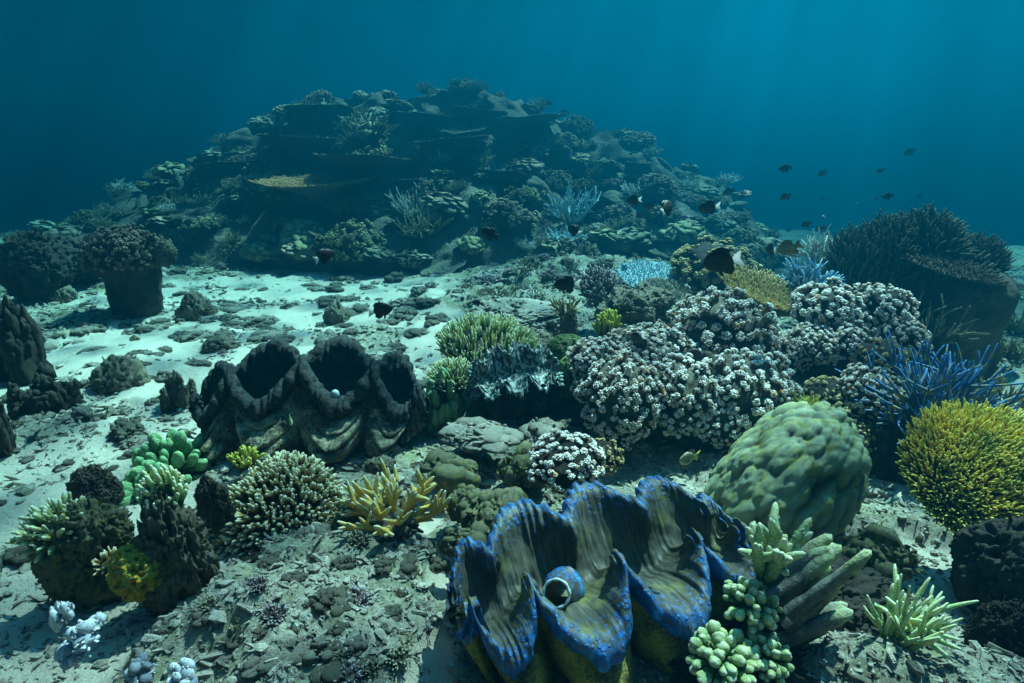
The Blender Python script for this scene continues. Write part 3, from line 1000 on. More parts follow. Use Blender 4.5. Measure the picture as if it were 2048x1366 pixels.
def leafy_mesh(seed):                      # crust of overlapping small plates
    r = np.random.default_rng(seed)
    m_ = MB()
    n = 70
    d = fib(n, .0, r, 1.0)
    v, f = ico(2)
    for i in range(n):
        nn = nrm((d[i] * .45 + np.array([0, 0, .8]))[None] + r.normal(0, .25, (1, 3)))[0]
        s_ = r.uniform(.13, .28)
        vv = v * s_; vv = vv * (1 + .25 * vnoise(v * 2 + i, seed))[:, None]
        vv = vv - np.outer(vv @ nn, nn) * .78
        m_.add(vv + d[i] * np.array([.85, .85, .5]), tris=f, a=.35 + .65 * np.clip(v @ nn, 0, 1))
    v, f = ico(3)
    m_.add(v * np.array([.75, .75, .45]), tris=f, a=0)
    return m_


def joined(pair):
    m_ = MB(); 
    for p in pair:
        for a_ in ('V', 'A'):
            getattr(m_, a_).extend(getattr(p, a_))
        m_.Q.extend([q + m_.n for q in p.Q]); m_.T.extend([q + m_.n for q in p.T]); m_.n += p.n
    return m_


rng = np.random.default_rng(77)
PROT = {
    'table': [joined(table(200 + i, 700, .07, .05, .012, .12, .3, .25)).mesh('far_table_coral', M[k]) for i, k in enumerate(['dark_table', 'pale_table', 'dark_table'])],
    'bush': [bush_mesh(210 + i).mesh('far_bush_coral', M[k]) for i, k in enumerate(['dark_bush', 'brown_stag', 'dark_bush', 'pale_stag'])],
    'leafy': [leafy_mesh(220 + i).mesh('far_leafy_coral', M[k]) for i, k in enumerate(['dark_bush', 'brown_stag', 'dark_table'])],
    'round': [joined(cauliflower(230 + i, 120, .05, .11, .75, .0, 5)).mesh('far_round_coral', M[k]) for i, k in enumerate(['dark_table', 'brown_stag'])],
    'teal': [staghorn(240, 14, .5, .03, 2, 3, .5).mesh('far_blue_coral', M['teal_stag'])],
}
FAR = {
    'table': ('table_coral', 'flat dark table coral plate jutting from the far reef mound', 'coral', 'table corals on the far mound'),
    'bush': ('bush_coral', 'dark bushy branching coral growing on the far reef mound', 'coral', 'bushy corals on the far mound'),
    'leafy': ('leafy_coral', 'crusty coral of small overlapping plates on the far reef mound', 'coral', 'leafy corals on the far mound'),
    'round': ('round_coral', 'rounded knobbly coral head on the far reef mound', 'coral', 'round coral heads on the far mound'),
}


def far_coral(kind, px, py, wpx, var=None, label=None, group=True, tilt=0.0, flat=1.0, name=None, lift=0.0, rz=None):
    p, n, dep = on_mound(px, py)
    me = PROT[kind][rng.integers(len(PROT[kind])) if var is None else var]
    if name is None:
        name = FAR[kind][0] if kind in FAR else 'staghorn_coral'
    o = bpy.data.objects.new(name, me); COL.objects.link(o)
    s = wpx * dep / FPX * (.5 if kind in ('table', 'round', 'leafy') else .62)
    z = s * .15 if kind == 'table' else 0
    put(o, p + Vector((0, 0, z + lift)), rng.uniform(0, 6.3) if rz is None else rz, (s, s, s * flat), rng.uniform(-.12, .12) + tilt, rng.uniform(-.12, .12))
    if label:
        tag(o, label, 'coral')
    else:
        f = FAR[kind]; tag(o, f[1], f[2], f[3])
    return o


# named ones first (pixel, width in pixels)
far_coral('table', 1055, 250, 150, 1, 'thin pale-rimmed table coral near the top right of the far mound', name='table_coral')
far_coral('table', 925, 265, 115, 1, 'round grey table coral below the crest of the far mound', name='table_coral', tilt=.3)
far_coral('bush', 735, 280, 200, 0, 'largest dark spiky thicket near the crest of the far mound', name='bush_coral', flat=.65)
far_coral('bush', 640, 240, 90, 3, 'pale blue branching coral at the upper left crest of the far mound', name='bush_coral')
far_coral('bush', 830, 432, 150, 3, 'grey-green branching coral low on the far mound above the sand', name='bush_coral')
far_coral('bush', 850, 470, 150, 1, 'dense low branching coral at the sandy foot of the far mound', name='bush_coral')
far_coral('teal', 1145, 445, 150, 0, 'large light blue staghorn coral at the right foot of the far mound')
far_coral('teal', 1140, 500, 110, 0, 'smaller light blue staghorn coral just below the large blue one')
far_coral('bush', 1385, 385, 75, 3, 'pale teal bushy coral on the right shoulder of the far mound', name='bush_coral')
far_coral('teal', 490, 520, 45, 0, 'tiny bright blue coral sprig where mound meets the sand')
far_coral('bush', 740, 478, 40, 3, 'small pale coral sprig in the dark below the ledge')
far_coral('round', 640, 505, 60, 0, 'small fuzzy dark coral by the sand behind the tail of a black fish')
o = bpy.data.objects.new('table_coral', joined(table(260, 1200, .1, .05, .012, .1, .3, .3)).mesh('tan_far_table', M['tan_table']))
COL.objects.link(o)
p, n, dep = on_mound(650, 400)
put(o, p + Vector((0, -.25, .22)), .3, (.85, .5, .6), .12, 0)
tag(o, 'tan orange table coral on the dark ledge of the far mound', 'coral')
for k, (px, py, w, lab) in enumerate([(600, 310, 150, 'broad dark table coral on the left half of the far mound'), (740, 350, 210, 'widest dark table coral overhanging the shadow of the far mound'),
                                      (900, 300, 140, 'dark table coral under the round grey one on the far mound'), (640, 245, 130, 'dark table coral just below the left crest of the far mound'),
                                      (850, 250, 110, 'dark table coral along the middle of the far crest'), (960, 238, 110, 'flat dark table coral near the highest edge of the far mound'),
                                      (470, 345, 130, 'dark table coral low on the left slope of the far mound')]):
    far_coral('table', px, py, w, 0 if k % 2 else 2, label=lab, name='table_coral', lift=.05)
# the rest of the mound: scattered heads
cand = np.argwhere((MH0 > .12) & (MPY < 545) & (GY < 11.6) & (MPX > -150) & (MPX < 1700))
sel = cand[rng.permutation(len(cand))]
used = []
cnt = {'table': 0, 'bush': 0, 'leafy': 0, 'round': 0}
for i, j in sel:
    px, py, dep = MPX[i, j], MPY[i, j], MDEP[i, j]
    if any((px - a) ** 2 + (py - b) ** 2 < 16 ** 2 for a, b in used):
        continue
    used.append((px, py))
    up = MN[i, j, 2]
    kind = rng.choice(['table', 'bush', 'leafy', 'round'], p=[.16, .36, .3, .18])
    me = PROT[kind][rng.integers(len(PROT[kind]))]
    f = FAR[kind]
    o = bpy.data.objects.new(f[0], me); COL.objects.link(o)
    s = rng.uniform(.13, .36) * (1.0 if kind != 'bush' else 1.15)
    put(o, Vector(MPOS[i, j]) + Vector((0, 0, s * .12)), rng.uniform(0, 6.3), (s, s, s * rng.uniform(.7, 1.1)), rng.uniform(-.3, .3), rng.uniform(-.3, .3))
    tag(o, f[1], f[2], f[3])
    cnt[kind] += 1
    if len(used) > 300:
        break
print('far corals', cnt)

# ------------------------------------------------------------------ giant clams
def bspl(Cp, m):
    """Cp (n,c,3) control points -> (n,m,3) uniform cubic B-spline, clamped by repeating the ends"""
    Cp = np.concatenate([Cp[:, :1], Cp[:, :1], Cp, Cp[:, -1:], Cp[:, -1:]], 1)
    nseg = Cp.shape[1] - 3
    t = np.linspace(0, nseg - 1e-6, m); i = t.astype(int); u = t - i
    b = np.stack([(1 - u) ** 3, 3 * u ** 3 - 6 * u ** 2 + 4, -3 * u ** 3 + 3 * u ** 2 + 3 * u + 1, u ** 3], -1) / 6
    return sum(Cp[:, i + k] * b[None, :, k, None] for k in range(4))


def clam_parts(seed, L=1.0, H=.45, gap=.17, amp=.1, zamp=.06, folds=4, phase=0.0, ampf=None, zampf=0.0, arch=.28, bulge=.26, depth=.28, rim=.05, rope=0.0,
               ruffle=.012, rib=.07, far_up=.05, ns=340, scute=.0, pw=.7, ruf_f=70, droop=0.0, thick=.022, fshift=.5, farpow=None):
    s = np.linspace(0, 1, ns)
    e = np.clip(np.sin(np.pi * s), 0, 1) ** .55
    x = -np.cos(np.pi * (s * .92 + .04)) * L / 2
    ph = np.pi * folds * s + phase
    jig = .25 * vnoise(np.stack([s * 5, s * 0 + seed, s * 0], -1), seed)
    fn = 2 * np.abs(np.sin(ph + jig)) ** pw - 1
    ff = 2 * np.abs(np.sin(ph + jig + np.pi * fshift)) ** (farpow or pw) - 1
    ew = .35 + .65 * e
    ampf = amp if ampf is None else ampf
    yn = -(gap * e + amp * ew * fn * np.clip(np.sin(np.pi * s) * 1.9, 0, 1)); yf = gap * e + ampf * ew * ff * np.clip(np.sin(np.pi * s) * 1.9, 0, 1)
    eh = 1 - arch + arch * np.sin(np.pi * s) ** .8
    zn = H * eh - zamp * fn; zf = H * eh + zampf * ff + far_up * e
    ln = np.stack([x, yn, zn], -1); lf = np.stack([x, yf, zf], -1)

    def valve(l, f, sg):
        v = np.linspace(0, 1, 90)[None, :]
        b = bulge * (.25 + .75 * e)[:, None]
        y1 = sg * (b * 1.55 + rib * f[:, None] * 1.2); z1 = H * .42
        yy = 2 * (1 - v) * v * y1 + v ** 2 * l[:, 1:2]
        zz = 2 * (1 - v) * v * z1 + v ** 2 * l[:, 2:3] - .04
        xx = l[:, 0:1] * (.5 + .5 * v ** .55)
        gr = np.abs(np.sin(np.pi * (v * 6 + .35 * vnoise(np.stack([s[:, None] * 9 + v * 0, v * 2 + s[:, None] * 0, v * 0 + seed + s[:, None] * 0], -1), seed)))) ** .5
        yy = yy + sg * scute * (gr - .6) * sstep(.25, .6, v) * (.5 + .5 * f[:, None])
        V = np.stack([xx + 0 * v, yy, zz], -1)
        n3 = fbm(V * 14, 4, seed + 3)
        V[..., 1] += sg * .028 * n3; V[..., 2] += .01 * fbm(V * 22, 3, seed + 9) * (v < .97)
        inner = V.copy(); inner[..., 1] -= sg * .025; inner[..., 2] += .004
        m_ = MB()
        full = np.concatenate([V, inner[:, ::-1]], 1)
        grid(m_, full, 0.5, flip=(sg > 0))
        return m_

    shell_n = valve(ln, fn, -1); shell_f = valve(lf, ff, 1)
    # mantle across both lips
    E = e[:, None]
    def cp(dy, dz, l, sg):
        return np.stack([l[:, 0], l[:, 1] + sg * dy * (0.4 + .6 * e), l[:, 2] + dz * (.4 + .6 * e)], -1)
    mid = (ln + lf) / 2
    # direction into the clam, so folds fall towards the centre line
    rw = np.sin(s * ruf_f * np.pi + 3 * vnoise(np.stack([s * 12, s * 0, s * 0], -1), seed)) * ruffle
    rw = rw + ruffle * vnoise(np.stack([s * 60, s * 0 + 3, s * 0], -1), seed)
    def inner(w, dz):
        q = np.stack([ln[:, 0], -gap * e + .4 * (yn + gap * e), zn], -1) * (1 - w) + np.stack([lf[:, 0], gap * e + .3 * (yf - gap * e), zf], -1) * w
        q = q.copy(); q[:, 2] += dz * e
        q[:, 1] = q[:, 1] * (.7 + .3 * abs(2 * w - 1))
        return q
    hd = depth
    cps = [cp(rim * .55, -rim * (.75 + droop), ln, -1), cp(rim * 1.15 + rw, -rim * (.55 + droop) - rw, ln, -1), cp(rim * 1.2 + rw, rim * .2, ln, -1), cp(rim * .3, rim * .65 + rope, ln, -1),
           cp(-rim * .8, rim * .25 + rope * .6, ln, -1),
           inner(.2, -.28 * hd), inner(.36, -.7 * hd), inner(.5, -1.0 * hd), inner(.64, -.95 * hd), inner(.8, -.62 * hd),
           cp(-rim * .9, -rim * .3 + rope * .6, lf, 1), cp(-rim * .2, rim * .6 + rope, lf, 1), cp(rim * 1.1 + rw, rim * .35 + rw, lf, 1), cp(rim * 1.2 + rw, -rim * .5, lf, 1), cp(rim * .6, -rim * .8, lf, 1)]
    nw = 130
    S = bspl(np.stack(cps, 1), nw)
    w = np.linspace(0, 1, nw)
    tip = np.clip(1 - np.minimum(w, 1 - w) / .4, 0, 1)
    tip = np.broadcast_to(tip[None], (ns, nw)).copy()
    nn = nrm(np.cross(np.gradient(S, axis=0), np.gradient(S, axis=1)))
    return dict(thick=thick, s=s, S=S, tip=tip, n=nn, shell_near=shell_n, shell_far=shell_f, ln=ln, lf=lf, e=e, nw=nw, ns=ns)


def mantle_mesh(c, seed, wrinkle=.006, wf=30, rope_w=0.0, name='mantle', mat=None, parent=None, streak=0.0, ribs=0.0):
    S = c['S'].copy()
    amt = fbm(S * wf, 3, seed) * wrinkle
    if rope_w:
        amt = amt + rope_w * c['tip'] * (lumps(S * np.array([26, 14, 14]), seed + 2) - .5)
    if streak:
        amt = amt + streak * vnoise(np.stack([c['s'][:, None] * 120 + 0 * S[..., 0], np.broadcast_to(np.linspace(0, 4, c['nw'])[None], S.shape[:2]), 0 * S[..., 0]], -1), seed)
    if ribs:
        rs_ = np.abs(np.sin(c['s'] * 95 + 2.5 * vnoise(np.stack([c['s'] * 30, c['s'] * 0, c['s'] * 0], -1), seed + 4))) ** .7
        amt = amt + ribs * c['tip'] ** .5 * (rs_[:, None] - .5) * (.6 + .8 * np.abs(fbm(S * 9, 2, seed + 6)))
    up = c['n'] * np.where(c['n'][..., 2:3].mean() < 0, -1, 1)
    S = S + up * amt[..., None]
    m_ = MB()
    # a sheet with thickness: the outside, and an under side 12 mm below it
    low = S - up * c['thick']
    full = np.concatenate([S, low[:, ::-1]], 1)
    grid(m_, full, np.concatenate([c['tip'], c['tip'][:, ::-1]], 1).ravel(), flip=True)
    o = m_.build(name, mat, parent)
    suv = np.zeros(full.shape); nwf = full.shape[1]
    suv[..., 0] = c['s'][:, None]; ww = np.concatenate([np.linspace(0, 1, c['nw']), np.linspace(1, 0, c['nw'])]); suv[..., 1] = ww[None]
    a = o.data.attributes.new('suv', 'FLOAT_VECTOR', 'POINT')
    a.data.foreach_set('vector', suv.reshape(-1).astype(np.float32))
    return o


def siphon_parts(parent, loc, rot, r=.04, h=.1, wall=None, rim_mat=None):
    th = np.linspace(0, 2 * np.pi, 33)
    z = np.linspace(0, 1, 12)
    prof = r * (1.9 - 1.25 * z ** .7 + .45 * z ** 4)
    V = np.stack([np.cos(th)[None] * prof[:, None], np.sin(th)[None] * prof[:, None], (z * h)[:, None] + 0 * th[None]], -1)
    V = V * (1 + .05 * vnoise(V * 60, 5))[..., None]
    zi = np.linspace(1, -.2, 8); pi_ = prof[-1] * np.linspace(1, .7, 8)
    Vi = np.stack([np.cos(th)[None] * pi_[:, None], np.sin(th)[None] * pi_[:, None], (zi * h)[:, None] + 0 * th[None]], -1)
    m_ = MB(); grid(m_, V, np.broadcast_to(np.linspace(.5, .2, 12)[:, None], (12, 33)).ravel(), flip=True)
    o = m_.build('siphon', wall, parent); o.location = loc; o.rotation_euler = rot
    mi = MB(); grid(mi, Vi, 0, flip=True)
    i_ = mi.build('siphon_lining', M['mantle_inner'], o)
    mr = MB(); t2 = np.linspace(0, 2 * np.pi, 11)
    rr = r * .13 * (1 + .25 * np.sin(th * 9))
    V = np.stack([(prof[-1] + rr[:, None] * np.cos(t2)[None]) * np.cos(th)[:, None], (prof[-1] + rr[:, None] * np.cos(t2)[None]) * np.sin(th)[:, None],
                  h + rr[:, None] * 1.3 * np.sin(t2)[None]], -1)
    grid(mr, V, 1, flip=True)
    mr.build('siphon_rim', rim_mat, o)
    return o


# clam 1: the blue one in front
c = clam_parts(301, L=.98, H=.36, gap=.17, amp=.095, ampf=.075, zamp=.042, zampf=-.005, folds=5.1, phase=1.6, bulge=.27, depth=.13, rim=.058, ruffle=.004, rib=.12, far_up=.0, pw=.66, farpow=.9, fshift=.25, arch=.2, thick=.024, droop=.15)
t = empty('giant_clam')
c['shell_near'].build('shell_valve', M['shell_moss_lit'], t)
c['shell_far'].build('shell_valve', M['shell_moss_lit'], t)
mo = mantle_mesh(c, 305, .008, 18, 0, 'mantle', M['mantle_blue'], t, streak=.004)
siphon_parts(t, (-.15, -.03, .265), (R(36), R(-36), 0), .034, .12, M['mantle_blue'], M['siphon_white'])
put(t, (.29, 1.66, -.02), R(19), 1.0, R(9))
tag(t, 'giant clam with bright blue spotted mantle and white-ringed siphon in front', 'giant clam')

# clam 2: the dark one on the sand
c = clam_parts(311, L=1.22, H=.45, gap=.085, amp=.095, ampf=.085, zamp=.085, zampf=.05, arch=.5, folds=4.4, phase=2.74, bulge=.34, depth=.2, rim=.058, rope=.018, droop=-.3, ruffle=.008, rib=.11, far_up=.07, scute=.06, pw=.85, farpow=.85, fshift=.04, thick=.035)
t = empty('giant_clam')
c['shell_near'].build('shell_valve', M['shell_dark'], t)
c['shell_far'].build('shell_valve', M['shell_dark'], t)
mantle_mesh(c, 315, .016, 16, .035, 'mantle', M['mantle_black'], t, ribs=.028)
m_ = MB(); v, f = ico(2); m_.add(v * np.array([.022, .022, .03]) * (1 + .1 * vnoise(v * 2, 4))[:, None], tris=f, a=1)
o = m_.build('siphon', M['siphon_white'], t); o.location = (.17, -.16, .41)
put(t, (-1.05, 2.98, -.03), R(3), (.97, .97, .94), R(4))
tag(t, 'huge dark clam with black wrinkled lips sitting on the pale sand', 'giant clam')

# clam 3: small fluted one behind
c = clam_parts(321, L=.5, H=.23, gap=.09, amp=.035, zamp=.02, folds=5, phase=.3, bulge=.13, depth=.05, rim=.02, ruffle=.012, rib=.02, far_up=.08, scute=.03, pw=.9, ruf_f=44)
t = empty('fluted_clam')
c['shell_near'].build('shell_valve', M['shell_black'], t)
c['shell_far'].build('shell_valve', M['shell_black'], t)
mantle_mesh(c, 325, .006, 30, 0, 'mantle', M['mantle_stripe'], t)
p, dep = at(1030, 845)
put(t, p + Vector((0, .13, .05)), R(14), 1.05, R(22))
tag(t, 'small fluted clam with black and white striped frilled mantle', 'giant clam')

# ------------------------------------------------------------------ fish
def fin_plate(pts, th):
    """flat outlined fin in the xz plane with a thin rounded thickness"""
    p = np.array(pts, float); n = len(p); c0 = p.mean(0)
    m_ = MB()
    V = [np.stack([p[:, 0], np.full(n, s_ * th * .2), p[:, 1]], -1) for s_ in (-1, 1)]
    Cn = np.array([[c0[0], -th, c0[1]], [c0[0], th, c0[1]]])
    al = np.concatenate([V[0], V[1], Cn])
    k = np.arange(n); k2 = (k + 1) % n
    m_.add(al, quads=np.stack([k, k2, n + k2, n + k], -1), tris=np.concatenate([np.stack([k2, k, np.full(n, 2 * n)], -1), np.stack([n + k, n + k2, np.full(n, 2 * n + 1)], -1)]))
    return m_


def make_fish(body, fin, tail, deep=.27, eye=True):
    """length about 1, head to +x, upright in z"""
    t = np.linspace(0, 1, 22)
    x = .45 - .8 * t
    hp = deep * (np.sin(np.pi * np.clip(t * .93 + .02, 0, 1)) ** .62) * (1 - .35 * t ** 2) + .045 * t
    wd_ = .1 * (np.sin(np.pi * np.clip(t * .95 + .03, 0, 1)) ** .6) * (1 - .3 * t) + .012
    th = np.arange(17) * 2 * np.pi / 16
    zc = .02 * np.sin(np.pi * t)
    V = np.stack([x[:, None] + 0 * th[None], wd_[:, None] * np.cos(th)[None], hp[:, None] * np.sin(th)[None] + zc[:, None]], -1)
    V = np.concatenate([np.broadcast_to(V[:1].mean(1, keepdims=True) + np.array([.015, 0, 0]), V[:1].shape), V, np.broadcast_to(V[-1:].mean(1, keepdims=True), V[:1].shape)], 0)
    r = empty('fish')
    m_ = MB(); grid(m_, V, .5)
    subs = []
    b = m_.build('body', body, r)
    parts = [(b, [])]
    d = deep
    top = [(.2, d * .8), (.1, d * 1.15), (-.05, d * 1.3), (-.2, d * 1.28), (-.33, d * .95), (-.31, d * .35), (-.1, d * .6), (.1, d * .8)]
    parts.append((fin_plate(top, .012).build('dorsal_fin', fin, r), []))
    bot = [(.02, -d * .8), (-.06, -d * 1.15), (-.2, -d * 1.3), (-.33, -d * .9), (-.3, -d * .3), (-.12, -d * .6)]
    parts.append((fin_plate(bot, .012).build('anal_fin', fin, r), []))
    pel = [(.14, -d * .75), (.1, -d * 1.25), (.0, -d * 1.45), (.04, -d * .8)]
    parts.append((fin_plate(pel, .012).build('pelvic_fin', fin, r), []))
    tl = [(-.31, .045), (-.42, .13), (-.62, .23), (-.54, .02), (-.62, -.21), (-.42, -.12), (-.31, -.045)]
    parts.append((fin_plate(tl, .01).build('tail_fin', tail, r), []))
    for s_ in (-1, 1):
        pc = fin_plate([(.12, -.02), (.0, .06), (-.08, .02), (-.05, -.07), (.06, -.08)], .006)
        o = pc.build('pectoral_fin', fin, r); o.location = (.06, s_ * .098, -.03); o.rotation_euler = (R(-12 * s_), 0, R(25 * s_))
        parts.append((o, []))
        if eye:
            mm_ = MB(); v, f = ico(2); mm_.add(v * .028, tris=f)
            o = mm_.build('eye', M['fish_eye'], r); o.location = (.335, s_ * .06, .05)
            parts.append((o, []))
    return r, parts


FISH = {
    'white_tail': make_fish(M['fish_dark'], M['fin_dark'], M['fin_white'], .28),
    'dark': make_fish(M['fish_dark'], M['fin_dark'], M['fin_dark'], .27),
    'brown': make_fish(M['fish_brown'], M['fish_brown'], M['fish_brown'], .3),
    'yellow': make_fish(M['fish_yellow'], M['fin_dark'], M['fin_yellow'], .27),
    'green': make_fish(M['fish_green'], M['fish_green'], M['fin_yellow'], .2),
    'blue': make_fish(M['fish_blue'], M['fish_blue'], M['fish_blue'], .22),
}
_first = set()


def fish(kind, px, py, lpx, yaw, pitch=0.0, size=.12, label=None, group=None, roll=0.0):
    """lpx: apparent length in the 2048 px photograph if seen side on; yaw 0 swims right, 180 left, 90 away, -90 towards"""
    r, parts = FISH[kind]
    if kind in _first:
        r = copy_thing(r, parts)
    _first.add(kind)
    dep = size * FPX / (lpx * .9)
    r.location = atd(px, py, dep)
    r.rotation_mode = 'QUATERNION'
    r.rotation_quaternion = (Matrix.Rotation(-R(pitch), 3, 'Y') @ Matrix.Rotation(R(yaw), 3, 'Z') @ Matrix.Rotation(R(roll), 3, 'X')).to_quaternion()
    r.scale = (size,) * 3
    tag(r, label, 'fish', group)


G = 'small dark reef fish hovering in the open water'
SM = 'small dark reef fish hovering in the open blue water'
fish('white_tail', 1440, 524, 90, 135, 22, .13, 'largest black fish with white tail, in front of the yellow-brown coral bush')
fish('white_tail', 1131, 569, 56, 180, 0, .11, 'black fish with pale tail swimming level beside the mauve finger coral')
fish('white_tail', 764, 620, 52, 12, 8, .11, 'black oval fish with pale tail low over the bright sand')
fish('white_tail', 650, 511, 46, 40, 25, .11, 'black fish with white tail before the dark foot of the mound')
fish('dark', 977, 467, 44, 150, -22, .11, 'dark brown fish in front of the grey-green thicket at the mound')
fish('white_tail', 1147, 460, 38, 135, -28, .1, 'black fish in front of the large light blue staghorn coral')
fish('dark', 953, 606, 22, 180, -10, .07, 'tiny black fish just above the sand patch edge')
fish('white_tail', 1335, 415, 52, 50, 30, .11, 'black fish angled upward before the right shoulder of the mound')
fish('white_tail', 1416, 415, 44, 165, 8, .11, 'dark fish with bright white tail near the open blue water', roll=0)
fish('dark', 1297, 413, 26, 140, 30, .1, 'small black fish between two larger ones at the mound edge')
fish('white_tail', 1266, 401, 34, 150, 8, .1, 'small black fish with white-edged tail, first in the row at the mound')
fish('dark', 1278, 432, 22, 130, 45, .09, 'small black fish below the row of fish at the mound edge')
fish('dark', 1352, 441, 18, 100, 60, .09, 'faint little fish below the upward angled black fish')
fish('white_tail', 1491, 385, 34, 100, -75, .11, 'black fish seen nearly edge-on, diving in open water')
fish('dark', 1456, 384, 26, 150, 25, .12, 'faint slender fish beside the edge-on diving fish')
fish('dark', 1818, 305, 24, 140, 45, .12, 'highest small dark fish in the open water at right')
for px, py, l, yw, pt, sz in [(1569, 337, 22, 170, 10, .12), (1644, 347, 17, 140, 50, .12), (1760, 342, 17, 120, 60, .12), (1773, 393, 20, 170, 10, .12),
                              (1715, 409, 12, 60, 30, .11), (1838, 393, 10, 120, 30, .11), (1570, 394, 22, 130, 40, .12), (1611, 449, 18, 160, 25, .11),
                              (1577, 461, 12, 120, 70, .11), (1753, 398, 10, 110, 60, .1), (1648, 398, 11, 100, 70, .1)]:
    fish('dark', px, py, l * 1.2, yw, pt, sz * .7, SM, G)
fish('dark', 1649, 434, 22, 75, 60, .1, 'small dark fish pointing upward above the pale staghorn')
fish('dark', 1641, 457, 28, 120, 65, .1, 'dark fish hovering right over the pale staghorn tips')
fish('white_tail', 1541, 499, 42, 95, 5, .11, 'narrow black and white fish seen end-on beside the olive fish')
fish('brown', 1576, 497, 56, 130, 40, .13, 'olive brown rounded fish above the blue staghorn coral')
fish('dark', 1510, 521, 16, 110, 45, .1, 'tiny faint fish right of the yellow-brown coral bush')
fish('white_tail', 1274, 676, 44, 130, 35, .1, 'black fish with white tail over the edge of the white coral')
fish('brown', 1555, 690, 38, 100, 65, .1, 'greyish brown fish in the dark gap between white coral heads')
fish('yellow', 1376, 917, 62, 215, -8, .12, 'grey fish with yellow tail in the dark hollow under the white corals')
fish('green', 581, 843, 34, 300, -20, .07, 'small pale green fish in front of the dark clam shell')
fish('dark', 163, 650, 36, 95, -70, .09, 'thin dark fish near the jagged dead coral')
fish('dark', 1090, 207, 26, 170, 0, .2, 'blurred dark fish at the top of the mound')
fish('dark', 1128, 225, 20, 170, 0, .16, 'little dark fish just outside the mound crest')
fish('dark', 1105, 380, 20, 110, 50, .12, 'small dark fish above the light blue staghorn')
fish('dark', 1063, 411, 20, 150, -20, .12, 'small dark fish in front of the middle of the mound')
fish('blue', 1972, 797, 24, 170, 0, .06, 'tiny deep blue fish beside the brown-green staghorn')
fish('blue', 1762, 768, 16, 70, 40, .045, 'tiny blue fish in front of the white coral head')
fish('yellow', 1426, 491, 16, 90, 60, .06, 'tiny yellow-marked fish on top of the yellow-brown coral bush')

# ------------------------------------------------------------------ foreground and middle corals
def wpx(px, d):
    return px * d / FPX


# supporting rocks of the right-hand reef
def rock_at(px, py, d, w, h, seed, mat, label, name='reef_rock', deep=1.0, sub=6, turf=700, **k):
    """a rock whose middle is seen at px,py at depth d, w and h in pixels"""
    c = atd(px, py, d)
    o = rock(seed, sub, flat=False, turf=turf, **k).build(name, M[mat])
    put(o, c, 0, (wpx(w, d) / 2, wpx(w, d) / 2 * deep, wpx(h, d) / 2))
    tag(o, label, 'rock')
    return o


rock_at(1390, 850, 3.55, 520, 330, 401, 'dark_rock', 'big dark rock carrying the white knobbly corals', deep=.6, amt=.3)
rock_at(1690, 850, 3.85, 360, 320, 402, 'dark_rock', 'dark rock wall under the tallest white coral heads', deep=.6, amt=.3)
rock_at(1725, 715, 3.85, 230, 190, 405, 'dark_rock', 'dark rock ridge between the tallest white coral heads', deep=.5, amt=.3)
rock_at(1800, 960, 3.0, 200, 240, 403, 'dark_rock', 'dark rock behind the yellow table coral', deep=.8, amt=.35)
rock_at(2035, 1160, 2.05, 230, 260, 404, 'dark_rock', 'added dark rock standing in for the shaded hollow below the yellow table coral', deep=.8, amt=.3, lump=.06, turf=150)  # added rock whose dark colour stands in for a shadowed void

CA = [cauliflower(500 + i, 340, .021, .078, .85, -.35, 15) for i in range(3)]
CB = cauliflower(510, 180, .029, .105, .8, -.3, 15)
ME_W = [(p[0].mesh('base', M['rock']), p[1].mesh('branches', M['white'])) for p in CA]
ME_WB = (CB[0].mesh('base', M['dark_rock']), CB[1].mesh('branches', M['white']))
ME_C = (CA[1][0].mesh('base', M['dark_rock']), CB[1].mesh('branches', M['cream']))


def dome(px, py, d, w, h, pair, label, name='cauliflower_coral', deep=1.0, rz=0., rx=0., group=None):
    t = empty(name)
    for nm, me in zip(('base', 'branches'), pair):
        o = bpy.data.objects.new(nm, me); COL.objects.link(o); o.parent = t
    put(t, atd(px, py, d), rz, (wpx(w, d) / 2, wpx(w, d) / 2 * deep, wpx(h, d) / 2), rx)
    tag(t, label, 'coral', group)
    return t


W = ME_W
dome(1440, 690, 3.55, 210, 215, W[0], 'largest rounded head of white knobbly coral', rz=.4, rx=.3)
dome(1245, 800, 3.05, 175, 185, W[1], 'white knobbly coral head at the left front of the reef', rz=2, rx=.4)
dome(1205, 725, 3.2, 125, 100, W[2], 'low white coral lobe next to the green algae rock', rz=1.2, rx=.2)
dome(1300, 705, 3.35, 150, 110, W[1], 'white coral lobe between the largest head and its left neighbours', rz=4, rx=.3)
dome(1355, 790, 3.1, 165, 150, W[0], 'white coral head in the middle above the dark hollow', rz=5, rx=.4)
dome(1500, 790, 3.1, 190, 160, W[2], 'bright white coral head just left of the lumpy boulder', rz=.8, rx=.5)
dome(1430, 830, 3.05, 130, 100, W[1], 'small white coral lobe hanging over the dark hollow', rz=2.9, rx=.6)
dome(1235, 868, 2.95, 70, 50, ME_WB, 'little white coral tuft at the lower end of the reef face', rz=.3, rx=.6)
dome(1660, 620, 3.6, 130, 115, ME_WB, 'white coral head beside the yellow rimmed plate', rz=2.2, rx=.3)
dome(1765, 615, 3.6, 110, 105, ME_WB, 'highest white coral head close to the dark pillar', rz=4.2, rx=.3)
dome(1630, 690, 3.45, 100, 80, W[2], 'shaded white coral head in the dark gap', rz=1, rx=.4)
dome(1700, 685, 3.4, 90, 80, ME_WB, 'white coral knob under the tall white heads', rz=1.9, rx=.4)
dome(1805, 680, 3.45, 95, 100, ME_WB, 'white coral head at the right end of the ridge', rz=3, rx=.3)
dome(1755, 725, 3.3, 90, 100, ME_C, 'creamy yellow coral head on the ridge slope', rz=.5, rx=.4)
